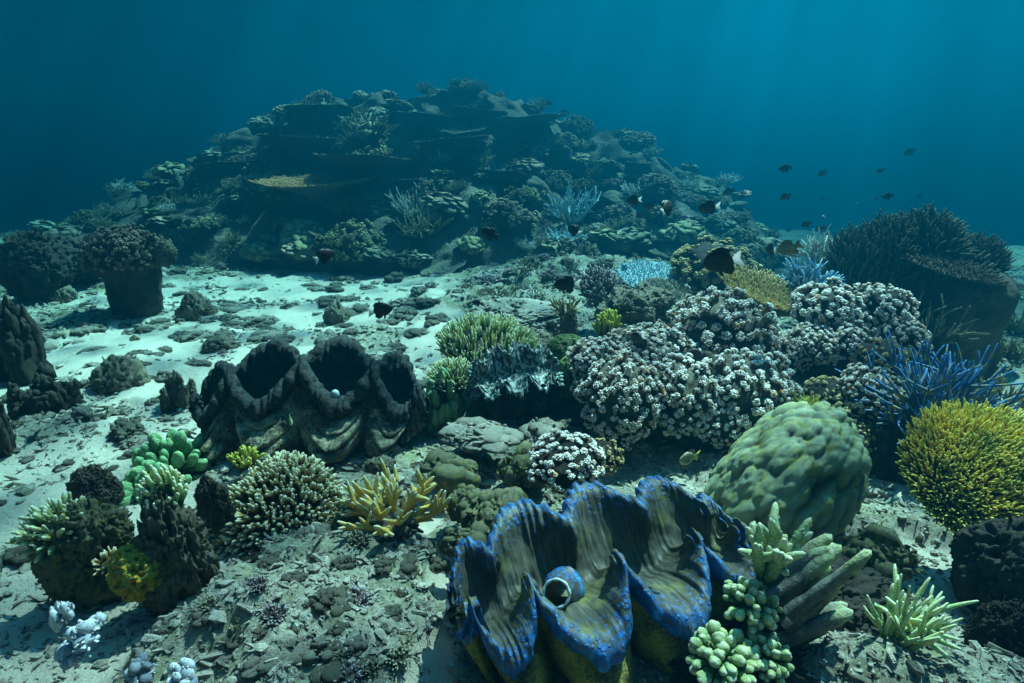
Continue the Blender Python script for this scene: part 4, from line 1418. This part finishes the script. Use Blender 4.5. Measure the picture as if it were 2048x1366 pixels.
dome(1740, 790, 3.05, 120, 110, W[0], 'white coral head just above the lumpy boulder shoulder', rz=5.5, rx=.4)
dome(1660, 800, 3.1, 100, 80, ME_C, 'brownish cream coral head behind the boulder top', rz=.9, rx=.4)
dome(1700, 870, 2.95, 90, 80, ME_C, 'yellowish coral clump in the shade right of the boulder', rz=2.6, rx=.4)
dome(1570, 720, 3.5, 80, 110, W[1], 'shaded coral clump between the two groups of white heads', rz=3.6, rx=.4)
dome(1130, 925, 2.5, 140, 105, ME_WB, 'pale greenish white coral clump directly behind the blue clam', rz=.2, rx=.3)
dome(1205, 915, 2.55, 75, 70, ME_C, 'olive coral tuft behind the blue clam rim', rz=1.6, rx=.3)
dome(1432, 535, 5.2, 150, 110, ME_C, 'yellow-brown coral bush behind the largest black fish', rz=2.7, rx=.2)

# lumpy boulder coral
v, f = ico(7)
d = 1 + .12 * fbm(v * 1.1 + 3.3, 3, 601)
q = v * np.array([1, 1, .8]) * 4.0
lm = lumps(q + .35 * np.stack([fbm(v * 3, 2, 602), fbm(v * 3, 2, 603), fbm(v * 3, 2, 604)], -1), 605)
d2 = d * (1 + .34 * (lm - .6) + .07 * (lumps(v * 9, 608) - .6) + .03 * fbm(v * 9, 3, 606))
vv = v * d2[:, None]
vv[:, 2] = np.where(vv[:, 2] > 0, vv[:, 2] * (1.05), vv[:, 2])
vv[:, :2] *= (1 - .06 * np.clip(vv[:, 2:3], -.6, 1))
vv = vv * (1 + .1 * (np.abs(vv) ** 4).sum(1, keepdims=True).clip(0, 1) * -1 + .1)
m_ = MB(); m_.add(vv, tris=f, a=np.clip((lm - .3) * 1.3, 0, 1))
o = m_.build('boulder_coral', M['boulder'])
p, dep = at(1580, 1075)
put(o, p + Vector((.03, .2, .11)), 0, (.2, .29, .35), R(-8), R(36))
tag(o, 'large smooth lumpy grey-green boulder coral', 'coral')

# gold table coral at the right edge
pr = table(620, 3000, .16, .17, .019, -.22, .5, .06, up=1.0, fringe=1.1)
two_part('table_coral', pr, M['dark_table'], M['gold'], 'golden yellow dense spiky table coral over black shade', 'coral', atd(1990, 938, 2.2), (.285, .265, .235), .4, R(40), R(-4), names=('plate', 'branches'))

# yellow-tipped cushion, front left
pr = fingers(630, 1050, .18, .0255, .72, -.2, .08, 5, 6, 4, .95, .1)
two_part('cushion_coral', pr, M['dark_rock'], M['yellow_tip'], 'cream and yellow cushion coral of short stubby fingers', 'coral', atd(562, 1035, 2.55), .265, .6, R(35), R(-8))
# small yellow fingers behind its left shoulder
pr = fingers(631, 40, .55, .1, .6, .1, .5, 5, 7, 2, .8)
two_part('finger_coral', pr, M['moss_rock'], M['yel_lobe'], 'small clump of yellow fingers beside the cream cushion coral', 'coral', atd(490, 925, 2.6), .075, .6, R(10))
# yellow staghorn
st = staghorn(640, 18, .52, .05, 1, 6, .4, 1.2, 6, 8, .5, .1, .1, knobs=26)
t = empty('staghorn_coral')
st.build('branches', M['staghorn_y'], t)
rock(641, 4, sx=.3, sy=.3, sz=.16).build('base', M['rock'], t)
p, dep = at(785, 1045)
put(t, p + Vector((0, 0, .0)), 1.1, .29)
tag(t, 'yellow staghorn coral with pale pointed tips in front of the dark clam', 'coral')

# green cushion behind the fluted clam
pr = fingers(650, 800, .2, .02, .5, .02, .35, 4, 5, 0, .75, .18)
two_part('finger_coral', pr, M['dark_rock'], M['green_fing'], 'wide green cushion of fine fingers behind the fluted clam', 'coral', atd(985, 715, 3.75), (.29, .34, .4), .9, R(14), R(8))
pr = fingers(651, 260, .3, .035, .6, .0, .35, 4, 5, 0, .7, .18)
two_part('finger_coral', pr, M['dark_rock'], M['green_fing'], 'olive finger coral clump left of the fluted clam', 'coral', atd(905, 760, 3.4), .15, 2.2, R(12), 0)

# green lobed corals
o = lobes(660, 48, .17, .95, .78).build('lobed_coral', M['green_lobe'])
p, dep = at(878, 868)
put(o, p + Vector((.02, .1, -.02)), .5, (.15, .15, .36), R(12)); tag(o, 'bright green bubbly lobed coral right of the dark clam', 'coral')
o = lobes(661, 64, .125, .8, .88, 3, 1.55).build('lobed_coral', M['green_lobe'])
p, dep = at(335, 960)
put(o, p + Vector((0, .06, -.02)), 2.5, (.21, .2, .25)); tag(o, 'green knobby lobed coral on the sand left of the dark clam', 'coral')
o = lobes(662, 16, .22, .5, .8, 3, 1.6).build('lobed_coral', M['green_lobe'])
p, dep = at(285, 985)
put(o, p, 1.5, (.13, .12, .12)); tag(o, 'low green lobe clump in front of the larger green lobed coral', 'coral')

# middle distance
pr = fingers(670, 130, .42, .055, .75, .0, .3, 5, 6, 3, .7)
two_part('finger_coral', pr, M['dark_rock'], M['purple_fing'], 'mauve grey finger coral with pale tips beside the level black fish', 'coral', atd(1197, 580, 4.9), .2, .3, R(10))
pr = table(671, 900, .1, .13, .016, -.15, .4, .12, up=1., fringe=1.2)
two_part('table_coral', pr, M['pale_table'], M['pale_table'], 'pale green domed table coral with a spiky rim', 'coral', atd(1330, 575, 5.0), (.2, .22, .26), .3, R(14), names=('plate', 'branches'))
pr = table(672, 900, .08, .08, .014, .05, .4, .12)
two_part('table_coral', pr, M['teal_stag'], M['teal_stag'], 'flat bluish table coral just behind the pale domed one', 'coral', atd(1300, 552, 5.35), (.3, .28, .3), 1.3, R(14), names=('plate', 'branches'))
pr = table(673, 1600, .12, .09, .014, .12, .7, .22)
two_part('plate_coral', pr, M['sun_plate'], M['sun_plate'], 'tilted plate coral with a bright yellow rim below the blue staghorn', 'coral', atd(1535, 592, 3.9), (.3, .26, .34), 2.6, R(16), R(12), names=('plate', 'branches'))
st = staghorn(674, 60, .5, .04, 1, 3, .3, 1.15, 5, 6, .6)
one('staghorn_coral', st, M['blue_stag'], 'blue-grey staghorn bush with bright blue tips by the plate coral', 'coral', atd(1610, 585, 4.1), .3, .4)
st = staghorn(675, 20, .6, .035, 1, 3, .5)
one('staghorn_coral', st, M['pale_stag'], 'pale whitish staghorn coral growing against the dark pillar', 'coral', atd(1640, 525, 4.6), .27, 1.4)
st = staghorn(676, 60, .7, .03, 1, 4, .5, 1.15, 5, 5, .55)
one('staghorn_coral', st, M['deep_blue'], 'deep blue spiky staghorn coral beside the dark pillar foot', 'coral', atd(1855, 850, 2.95), .36, .7, R(8), R(-12))
st = staghorn(677, 26, .65, .04, 1, 3, .5, 1.1, 5, 5, .55)
one('staghorn_coral', st, M['brown_stag'], 'brown-green staghorn coral at the right edge of the reef', 'coral', atd(1985, 820, 3.2), .24, 1.9)
st = staghorn(678, 30, .65, .035, 1, 3, .5, 1.1, 5, 5, .55)
one('staghorn_coral', st, M['dark_bush'], 'dark olive branching coral on the shaded flank of the pillar', 'coral', atd(1850, 690, 3.9), .28, 3.1)
for px, py, w, me, lab in [(1610, 800, 60, 'yel_lobe', 'small yellow-green twigs behind the boulder top')]:
    one('staghorn_coral', staghorn(679, 16, .6, .05, 1, 3, .5), M[me], lab, 'coral', atd(px, py + 20, 2.95), .1, .2)

# little pedestal coral, yellow fingers, algae rocks
rock_at(1137, 655, 4.1, 34, 70, 411, 'rock', 'thin rock pedestal under a pale branching coral', amt=.2)
one('branching_coral', staghorn(681, 12, .6, .08, 1, 3, .5), M['brown_stag'], 'pale branching coral on a thin rock pedestal', 'coral', atd(1133, 636, 4.1), .16, .5)
o = fingers(682, 48, .6, .12, .6, .05, .55, 5, 7, 0, .95)
two_part('finger_coral', o, M['moss_rock'], M['yel_lobe'], 'small bright yellow-green club fingers above the algae rock', 'coral', atd(1216, 668, 3.75), (.1, .1, .15), .3, R(5))
rock_at(1135, 700, 3.65, 80, 60, 412, 'green_rock', 'rounded rock coated with green algae, upper of two', name='algae_rock', lump=.05, amt=.12, turf=60)
rock_at(1140, 755, 3.45, 60, 90, 413, 'green_rock', 'rounded rock coated with green algae, lower of two', name='algae_rock', lump=.05, amt=.12, turf=60)
rock_at(1097, 745, 3.5, 40, 44, 414, 'rock', 'dark fuzzy ball-shaped rock right of the fluted clam', lump=.05, amt=.1)
rock_at(1060, 700, 3.9, 110, 80, 415, 'rock', 'dark rough rock behind the green algae rocks', amt=.3)
rock_at(1030, 640, 4.7, 190, 70, 416, 'rubble', 'low brown turf covered ledge behind the green cushion', amt=.2, lump=.2, ls=9)
rock_at(1250, 630, 4.2, 100, 100, 417, 'rock', 'brown knobbly rock below the mauve finger coral', amt=.35, lump=.2)
rock_at(1300, 610, 4.3, 80, 70, 418, 'rock', 'brown rock with ragged top below the pale domed table coral', amt=.4, lump=.2)
rock_at(1295, 680, 3.8, 50, 60, 419, 'rock', 'dark rock stub above the white coral lobes', amt=.3)
one('finger_coral', joined(fingers(683, 60, .4, .06, .6, .0, .3, 4, 5)), M['pale_table'], 'tiny pale spiky coral on the brown rock', 'coral', atd(1247, 612, 4.0), .07)

# centre foreground rubble rocks
for k, (px, py, d, w, h, mat, lab) in enumerate([
        (895, 920, 2.75, 120, 80, 'moss_rock', 'yellow-green mossy rock right of the dark clam'),
        (985, 995, 2.35, 130, 90, 'moss_rock', 'dark mossy rock behind the left rim of the blue clam'),
        (935, 985, 2.4, 90, 80, 'moss_rock', 'grey lumpy rock left of the dark mossy rock behind the blue clam'),
        (925, 1065, 2.15, 80, 70, 'moss_rock', 'small mossy rock by the left rim of the blue clam'),
        (700, 1020, 2.45, 80, 80, 'moss_rock', 'grey rock wedged between cushion coral and yellow staghorn'),
        (760, 930, 2.75, 50, 36, 'rock', 'small rock in the shadow of the dark clam'),
        (960, 855, 3.0, 150, 50, 'rubble', 'long low rubble ledge below the fluted clam'),
        (1050, 905, 2.75, 110, 90, 'moss_rock', 'rubbly rock left of the pale coral clump'),
        (1090, 850, 3.0, 110, 60, 'rubble', 'flat grey rock below the fluted clam on its right'),
        (650, 1110, 2.3, 130, 90, 'moss_rock', 'rock under the right side of the cream cushion coral'),
        (560, 1160, 2.25, 240, 100, 'dark_rock', 'dark rock in the shade under the cream cushion coral'),
        (352, 1100, 2.05, 130, 320, 'rock', 'tall black rock column at the lower left'),
        (430, 1000, 2.35, 60, 130, 'rock', 'bluish grey rock stump beside the cream cushion coral'),
        (185, 1080, 2.1, 150, 230, 'moss_rock', 'leaning brown rock at the lower left'),
        (195, 970, 2.5, 80, 110, 'rock', 'dark rock lump behind the leaning brown rock'),
        (1760, 1080, 2.15, 130, 100, 'moss_rock', 'mossy rubble under the right flank of the boulder coral'),
        (1640, 1190, 1.95, 230, 160, 'dark_rock', 'dark rock below the dead grey fingers'),
        (1480, 1330, 1.7, 260, 120, 'dark_rock', 'dark rock at the bottom right of the blue clam'),
        (1720, 1340, 1.72, 260, 110, 'rock', 'rubbly rock along the bottom right edge'),
        (2020, 1270, 1.85, 130, 200, 'dark_rock', 'dark sloping rock at the lower right corner')]):
    if mat in ('moss_rock', 'rubble') and py < 1100 and px > 650:
        # a broken, overgrown clump rather than one round stone
        c = atd(px, py + h * .42, d)
        o = joined([heap(430 + k, 70), heap(480 + k, 40)]).build('reef_rock', M[mat])
        put(o, c, k, (wpx(w, d) * .56, wpx(w, d) * .45, wpx(h, d) * .8))
        tag(o, lab, 'rock')
        continue
    rock_at(px, py + h * .1, d, w, h * .85, 430 + k, mat, lab, deep=.75, amt=.42, lump=.3, ls=6, sub=6, turf=900)

# lower left growths
pr = fingers(700, 90, .5, .075, .7, -.1, .35, 5, 6, 2, .8)
two_part('finger_coral', pr, M['moss_rock'], M['green_fing'], 'green finger coral on top of the leaning brown rock', 'coral', atd(115, 1060, 2.05), .11, .4, R(10), R(-20))
pr = fingers(701, 60, .5, .095, .9, -.2, .4, 5, 7, 3, .9)
two_part('finger_coral', pr, M['moss_rock'], M['green_thick'], 'pale green stubby coral on top of the black rock column', 'coral', atd(335, 1005, 2.02), (.075, .075, .13), .9, R(5), R(-10))
rock_at(285, 1140, 1.98, 95, 95, 460, 'sponge', 'olive and orange sponge lump between two dark rocks', name='sponge', amt=.25, lump=.35, ls=2.0, turf=120)
one('finger_coral', joined(fingers(702, 30, .5, .09, .7, .0, .3, 4, 5)), M['yellow_tip'], 'tiny cream coral tuft on the side of the leaning rock', 'coral', atd(215, 1130, 1.97), .05)
for k, (px, py, w, h) in enumerate([(130, 1235, 50, 95), (175, 1270, 90, 60), (150, 1310, 70, 45), (285, 1345, 70, 60), (365, 1355, 70, 60)]):
    o = heap(470 + k, 16).build('bleached_coral', M['bleached'])
    d = 1.72 if k < 3 else 1.62
    put(o, atd(px, py, d), k, (wpx(w, d) / 2, wpx(w, d) / 2, wpx(h, d) / 1.7), .3 * k)
    tag(o, ['upright bleached bluish white coral chunk at the lower left', 'largest bleached white coral chunk of the lower left three', 'low bleached coral chunk under the other two',
            'bleached white chunk at the bottom edge before the grey slope', 'small white chunk at the bottom edge right of its bleached neighbour'][k], 'coral')

# lower right growths
r_ = np.random.default_rng(710)
P, Rr, A_ = [], [], []
for k in range(18):
    z = k // 5; q = k % 5
    a = R(18 + r_.uniform(-8, 12) + 5 * z)
    p0 = np.array([-.02 + r_.uniform(-.03, .03), -.05 + .05 * q + r_.uniform(-.01, .01), .03 + .055 * z])
    l = r_.uniform(.2, .3) * (1 if z < 2 else .85)
    tt = np.linspace(0, 1, 7)[:, None]
    P.append(p0 + tt * l * np.array([math.cos(a), r_.uniform(-.15, .15), math.sin(a)]) + .03 * tt ** 2 * np.array([0, 0, 1]))
    Rr.append(np.array([.022, .024, .022, .023, .021, .022, .014]) * r_.uniform(.75, 1.1)); A_.append(np.linspace(0, 1, 7))
m_ = MB(); tubes(m_, np.array(P), np.array(Rr), np.array(A_), 12, .9, .22, r_)
o = m_.build('finger_coral', M['finger_dead'])
put(o, atd(1530, 1310, 1.78), R(6), 1.0); tag(o, 'bundle of thick dead grey fingers leaning right with green ends', 'coral')
st = staghorn(711, 9, .7, .1, 1, 4, .8, .8, 7, 9, .45, .12, .1, knobs=40)
o = st.build('finger_coral', M['green_thick'])
put(o, atd(1530, 1150, 1.78), .4, .2); tag(o, 'knobby pale green finger coral right of the blue clam', 'coral')
for k, (px, py, d, w, h, lab) in enumerate([(1500, 1185, 1.72, 120, 100, 'pale green lobe clump at the foot of the knobby finger coral'),
                                            (1440, 1290, 1.62, 150, 90, 'pale green lumpy coral at the bottom below the blue clam shell'),
                                            (1530, 1290, 1.64, 110, 90, 'whitish green lumpy coral beneath the dead grey fingers')]):
    o = lobes(720 + k, 54, .145, .7, .88, 3, 1.35).build('lobed_coral', M['green_thick'])
    put(o, atd(px, py + h * .3, d), k * 1.3, (wpx(w, d) / 2, wpx(w, d) / 2, wpx(h, d) / 1.6), .2); tag(o, lab, 'coral')
st = staghorn(713, 18, .7, .055, 1, 3, .9, .75, 5, 6, .55)
one('staghorn_coral', st, M['green_thick'], 'slender green and yellow branching coral at the bottom right', 'coral', atd(1785, 1300, 1.78), .2, .5, 0, R(14))

# ------------------------------------------------------------------ pillars and the jagged stack
def pillar(px, top, bot, wtop, wbot, d, seed, mat='dark_rock', lean=0.0):
    base = atd(px, bot, d); tp = atd(px, top, d)
    hh = tp.z - base.z + .1
    th = np.linspace(0, 2 * np.pi, 121); z = np.linspace(0, 1, 70)
    Zg, T_ = np.meshgrid(z, th, indexing='ij')
    w = (wbot + (wtop - wbot) * sstep(.3, 1, Zg)) / FPX * d / 2
    w = w * np.where(Zg > .78, np.sqrt(np.clip(1 - ((Zg - .78) / .22) ** 2, 0, 1)), 1)
    p_ = np.stack([np.cos(T_) * 1.3, np.sin(T_) * 1.3, Zg * 2.2], -1)
    w = w * (1 + .22 * fbm(p_ + seed, 4, seed) + .12 * (lumps(p_ * 2.5, seed + 2) - .6))
    V = np.stack([np.cos(T_) * w + lean * Zg, np.sin(T_) * w * .85, Zg * hh], -1)
    m_ = MB(); grid(m_, V, np.clip(.5 + .6 * fbm(p_ * 3, 3, seed), 0, 1).ravel(), flip=True)
    return m_, Vector((base.x, base.y, base.z - .1)), hh


# left mushroom pillar
mbk, b, hh = pillar(278, 480, 618, 118, 92, 5.9, 801)
t = empty('coral_pillar'); t.location = b
mbk.build('rock_column', M['dark_rock'], t)
pr = cauliflower(803, 420, .026, .06, .7, -.35, 7)
cc = joined(pr).build('crown', M['dim_table'], t); put(cc, (0, 0, hh - .12), .5, (.34, .32, .38))
tag(t, 'mushroom-shaped dark pillar with a brown knobbly crown on the sand', 'coral pillar')
rock_at(330, 505, 5.7, 40, 50, 804, 'rock', 'round brown knob on the right side of the mushroom pillar crown', amt=.1, lump=.06)
# dim dome behind it
rock_at(68, 535, 6.3, 112, 130, 811, 'dark_rock', 'dim dome-shaped coral head left of the mushroom pillar', name='coral_head', amt=.15, lump=.15)
rock_at(150, 520, 6.9, 120, 90, 812, 'dark_rock', 'dim low coral head between the mushroom pillar and the dome', name='coral_head', amt=.25, lump=.2)
# right pillar with its growths
mbk, b, hh = pillar(1832, 505, 770, 250, 235, 4.5, 821, 'dark_rock')
o = mbk.build('rock_pillar', M['dark_rock']); o.location = b
tag(o, 'massive dark rock pillar at the right with corals on top', 'rock')
for k, (px, py, w, h, lab) in enumerate([(1720, 500, 130, 110, 'dark leafy bush coral on the left shoulder of the pillar'),
                                         (1760, 470, 130, 90, 'dark bush coral between the pillar shoulder and its highest bush'),
                                         (1845, 455, 150, 80, 'highest spiky bush coral on top of the pillar'),
                                         (1945, 500, 110, 80, 'spiky bush coral on the right top of the pillar'),
                                         (1880, 520, 190, 90, 'wide dark bush coral added over the sunlit pillar top behind the brown table'),  # extra bush, added to keep the sunlit pillar top dark
                                         (1690, 560, 110, 130, 'dark shaggy coral hanging on the left face of the pillar'),
                                         (1760, 570, 140, 110, 'dark shaggy coral on the front of the pillar under its table coral')]):
    o = joined(fingers(830 + k, 420, .34, .03, .8, -.15, .4, 4, 5, 2, .7, .3)).build('bush_coral', M['shaded_bush'])
    d = 4.3
    put(o, atd(px, py + h * .5, d), k * 1.1, (wpx(w, d) * .56, wpx(w, d) * .5, wpx(h, d) * 1.0)); tag(o, lab, 'coral')
pr = table(840, 1500, .14, .1, .014, -.25, .5, .2)
two_part('table_coral', pr, M['dark_rock'], M['dim_table'], 'brown table coral overhanging the right side of the pillar', 'coral', atd(1915, 518, 4.1), (.4, .3, .25), .5, R(8), R(12), names=('plate', 'branches'))
pr = table(841, 300, .1, .05, .016, 0, .2, .2)
two_part('table_coral', pr, M['dark_rock'], M['dark_rock'], 'small thin dark plate sticking out of the right side of the pillar', 'coral', atd(1995, 566, 4.5), (.2, .2, .2), .5, 0, R(4), names=('plate', 'branches'))
for k, (px, py, w, lab) in enumerate([(2010, 690, 90, 'faint brown coral thicket beyond the right pillar'), (2030, 640, 70, 'dim teal coral mound far behind the right pillar')]):
    o = staghorn(845 + k, 40, .5, .03, 1, 4, .3, 1.2, 4, 5).build('bush_coral', M['brown_stag'])
    p, d = at(px, py + 25); put(o, p, k, wpx(w, d) * .7); tag(o, lab, 'coral')

# jagged dead stack at the left edge
def spires(seed, n=16, hgt=1.0):
    r = np.random.default_rng(seed)
    K = 9; tt = np.linspace(0, 1, K)
    P, Rr = [], []
    for i in range(n):
        a = r.uniform(0, 6.3); q = r.uniform(0, .55)
        x, y = q * math.cos(a), q * math.sin(a) * .6
        h = hgt * r.uniform(.55, 1.0) * (1 - .4 * q)
        ln = r.normal(0, .12, 2)
        P.append(np.stack([x + ln[0] * tt + .03 * r.normal(0, 1, K), y + ln[1] * tt + .03 * r.normal(0, 1, K), h * tt], -1))
        Rr.append(r.uniform(.13, .2) * np.array([1.2, 1.1, .95, .9, .8, .72, .6, .42, .16]))
    P, Rr = np.array(P), np.array(Rr)
    m_ = MB(); tubes(m_, P, Rr, None, 16, 1.0, .3, r)
    q = 26                                          # crust and stubs over every blade
    j = r.integers(0, K - 1, (n, q)); ii = np.arange(n)[:, None]
    dv = nrm(r.normal(0, 1, (n, q, 3)) * np.array([1, 1, .5])); rr = Rr[ii, j]
    blobs(m_, (P[ii, j] + dv * rr[..., None] * .95).reshape(-1, 3), np.repeat((r.uniform(.03, .085, n * q))[:, None], 3, 1) * r.uniform(.6, 1.5, (n * q, 3)), 1, a=r.uniform(.1, 1, n * q), jit=.3, rng=r)
    return m_


for k, (px, py, w, h, d, lab) in enumerate([(45, 735, 170, 165, 3.6, 'jagged dark dead coral stack of upright blades at the left edge'),
                                            (95, 800, 150, 90, 3.3, 'lower blunt dark stack in front of the jagged dead coral'),
                                            (5, 880, 80, 110, 2.9, 'dark rock cut off by the left edge below the jagged stack')]):
    o = spires(850 + k, 18).build('dead_coral', M['dark_rock'])
    p, dd = at(px, py + 20)
    put(o, p - Vector((0, 0, .05)), k, (wpx(w, dd) * .62, wpx(w, dd) * .6, wpx(h + 30, dd) * 1.05)); tag(o, lab, 'coral')
for k, (px, py, w, h, lab) in enumerate([(240, 740, 90, 70, 'dark branching rubble clump between jagged stack and dark clam'), (360, 770, 90, 100, 'dark ragged dead coral behind the left end of the dark clam'),
                                         (245, 850, 120, 55, 'low spiky dead coral on the sand left of the dark clam'), (395, 610, 60, 60, 'twin dark rubble lumps right of the mushroom pillar'),
                                         (675, 625, 44, 44, 'small dark bushy lump alone on the bright sand'), (440, 682, 60, 30, 'blocky brown rock on the sand behind the dark clam'),
                                         (125, 585, 50, 40, 'dark round rock beside the jagged stack')]):
    o = (spires(860 + k, 22, .9) if k in (1, 2) else rock(860 + k, 5, .35, .3, 5)).build('dead_coral' if k in (1, 2) else 'reef_rock', M['rock'])
    p, dd = at(px, py + h * .4)
    s_ = .62 if k in (1, 2) else .5
    put(o, p - Vector((0, 0, .02)), k, (wpx(w, dd) * s_, wpx(w, dd) * s_, wpx(h, dd) * (.9 if k in (1, 2) else .8))); tag(o, lab, 'rock')

# ------------------------------------------------------------------ rubble on the seabed
PR = [heap(900 + i, 24 + 5 * i).mesh('rubble_rock', M['rock' if i % 2 else 'rubble']) for i in range(6)]
rng = np.random.default_rng(901)
k = 0; tries = 0
placed = []
while k < 290 and tries < 12000:
    tries += 1
    px, py = rng.uniform(-20, 1700), 520 + 846 * rng.uniform(0, 1) ** 1.8
    if 900 < px and py > 700:
        continue
    p, dep = at(px, py)
    if p.y > 9:
        continue
    sm = float(sandmask(np.array([p.x]), np.array([p.y]))[0])
    cl = float(fbm(np.array([[p.x * 1.5, p.y * 1.5, 0.]]), 2, 91)[0])
    if sm > .5 and cl < -.05 + .25 * rng.uniform(-1, 1):
        continue
    s = rng.uniform(.03, .085) * (1.25 if dep > 4 else .7)
    o = bpy.data.objects.new('rubble_rock', PR[rng.integers(6)]); COL.objects.link(o)
    put(o, p - Vector((0, 0, s * .12)), rng.uniform(0, 6.3), (s * rng.uniform(.8, 1.4), s, s * rng.uniform(.6, 1.1)))
    if sm > .5:
        tag(o, 'small dark rubble lump lying on the pale sand', 'rock', 'rubble lumps on the sand')
    else:
        tag(o, 'small grey rubble lump among the broken coral ground', 'rock', 'rubble lumps among broken coral')
    k += 1
k = 0
while k < 110:
    px, py = (rng.uniform(330, 960), rng.uniform(535, 680)) if k < 50 else (rng.uniform(840, 1180), rng.uniform(830, 1010)) if k < 80 else (rng.uniform(20, 400), rng.uniform(600, 900))
    p, dep = at(px, py)
    s = rng.uniform(.05, .14) if k < 50 else rng.uniform(.025, .06) if k < 80 else rng.uniform(.04, .1)
    o = bpy.data.objects.new('rubble_rock', PR[rng.integers(6)]); COL.objects.link(o)
    put(o, p - Vector((0, 0, s * .1)), rng.uniform(0, 6.3), (s * rng.uniform(.9, 1.7), s, s * rng.uniform(.5, 1.0)))
    if 50 <= k < 80:
        tag(o, 'small grey rubble lump among the broken coral ground', 'rock', 'rubble lumps among broken coral')
    else:
        tag(o, 'small dark rubble lump lying on the pale sand', 'rock', 'rubble lumps on the sand')
    k += 1
PB = [staghorn(950 + i, 12, .5, .05, 1, 3, .25, 1.3, 4, 5, .6, .2).mesh('branching_coral', M[k_]) for i, k_ in enumerate(['brown_stag', 'dark_bush', 'brown_stag', 'pale_stag'])]
PB += [joined(fingers(960 + i, 70, .45, .07, .6, 0, .3, 4, 5, 1)).mesh('branching_coral', M[k_]) for i, k_ in enumerate(['purple_fing', 'dark_bush'])]
k = 0
while k < 110:
    px, py = (rng.uniform(880, 1480), rng.uniform(485, 660)) if k < 70 else (rng.uniform(840, 1180), rng.uniform(640, 1000)) if k < 90 else (rng.uniform(420, 900), rng.uniform(1080, 1350))
    p, dep = at(px, py)
    s = rng.uniform(.08, .17) if k < 70 else rng.uniform(.03, .06)
    o = bpy.data.objects.new('branching_coral', PB[rng.integers(6)]); COL.objects.link(o)
    put(o, p, rng.uniform(0, 6.3), (s, s, s * rng.uniform(.6, 1.)), rng.uniform(-.2, .2))
    tag(o, 'low brown broken branching coral on the rubble slope behind the reef' if k < 70 else 'tiny brown coral tuft among the foreground rubble', 'coral',
        'low branching corals on the rubble slope' if k < 70 else 'tiny coral tufts in the foreground rubble')
    k += 1
# loose fragments nobody could count
mb = MB()
n = 90000
yy = .9 * (9.5 / .9) ** (rng.uniform(0, 1, n) ** 1.15) ; xx = rng.uniform(-1, 1, n) * (1.2 + 1.0 * yy)
sm = sandmask(xx, yy)
clump = fbm(P2(xx, yy, 1.8), 3, 92)
keep = rng.uniform(0, 1, n) < np.where(sm > .5, np.clip(.1 + 1.2 * clump, .03, .8), .85)
xx, yy, sm = xx[keep], yy[keep], sm[keep]
zz = height(xx, yy)
n = len(xx); h2 = n // 3
sz = rng.gamma(1.6, .005, n).clip(.0025, .03) * (.45 + .2 * yy).clip(.55, 1.5)
S3 = np.stack([sz * rng.uniform(.7, 1.5, n), sz * rng.uniform(.7, 1.5, n), sz * rng.uniform(.5, 1, n)], -1)
blobs(mb, np.stack([xx, yy, zz + sz * .15], -1)[:h2], S3[:h2], 1, a=rng.uniform(0, 1, h2), jit=.45, rng=rng)
a = rng.uniform(0, 6.3, n - h2); l = sz[h2:] * 2.6; el = rng.uniform(-.1, .6, n - h2)
D = np.stack([np.cos(a) * np.cos(el), np.sin(a) * np.cos(el), np.sin(el)], -1) * l[:, None]
c0 = np.stack([xx, yy, zz + sz * .3], -1)[h2:]
Pp = np.stack([c0 - D * .5, c0 + rng.normal(0, .12, D.shape) * l[:, None], c0 + D * .5], 1)
tubes(mb, Pp, (sz[h2:, None] * np.array([.35, .4, .25])[None]), rng.uniform(0, 1, (n - h2, 1)) * np.ones((1, 3)), 5, .6, .2, rng)
rb = mb.build('coral_rubble', M['rubble'])
rb['kind'] = 'stuff'
rb.data.polygons.foreach_set('use_smooth', np.zeros(len(rb.data.polygons), bool))
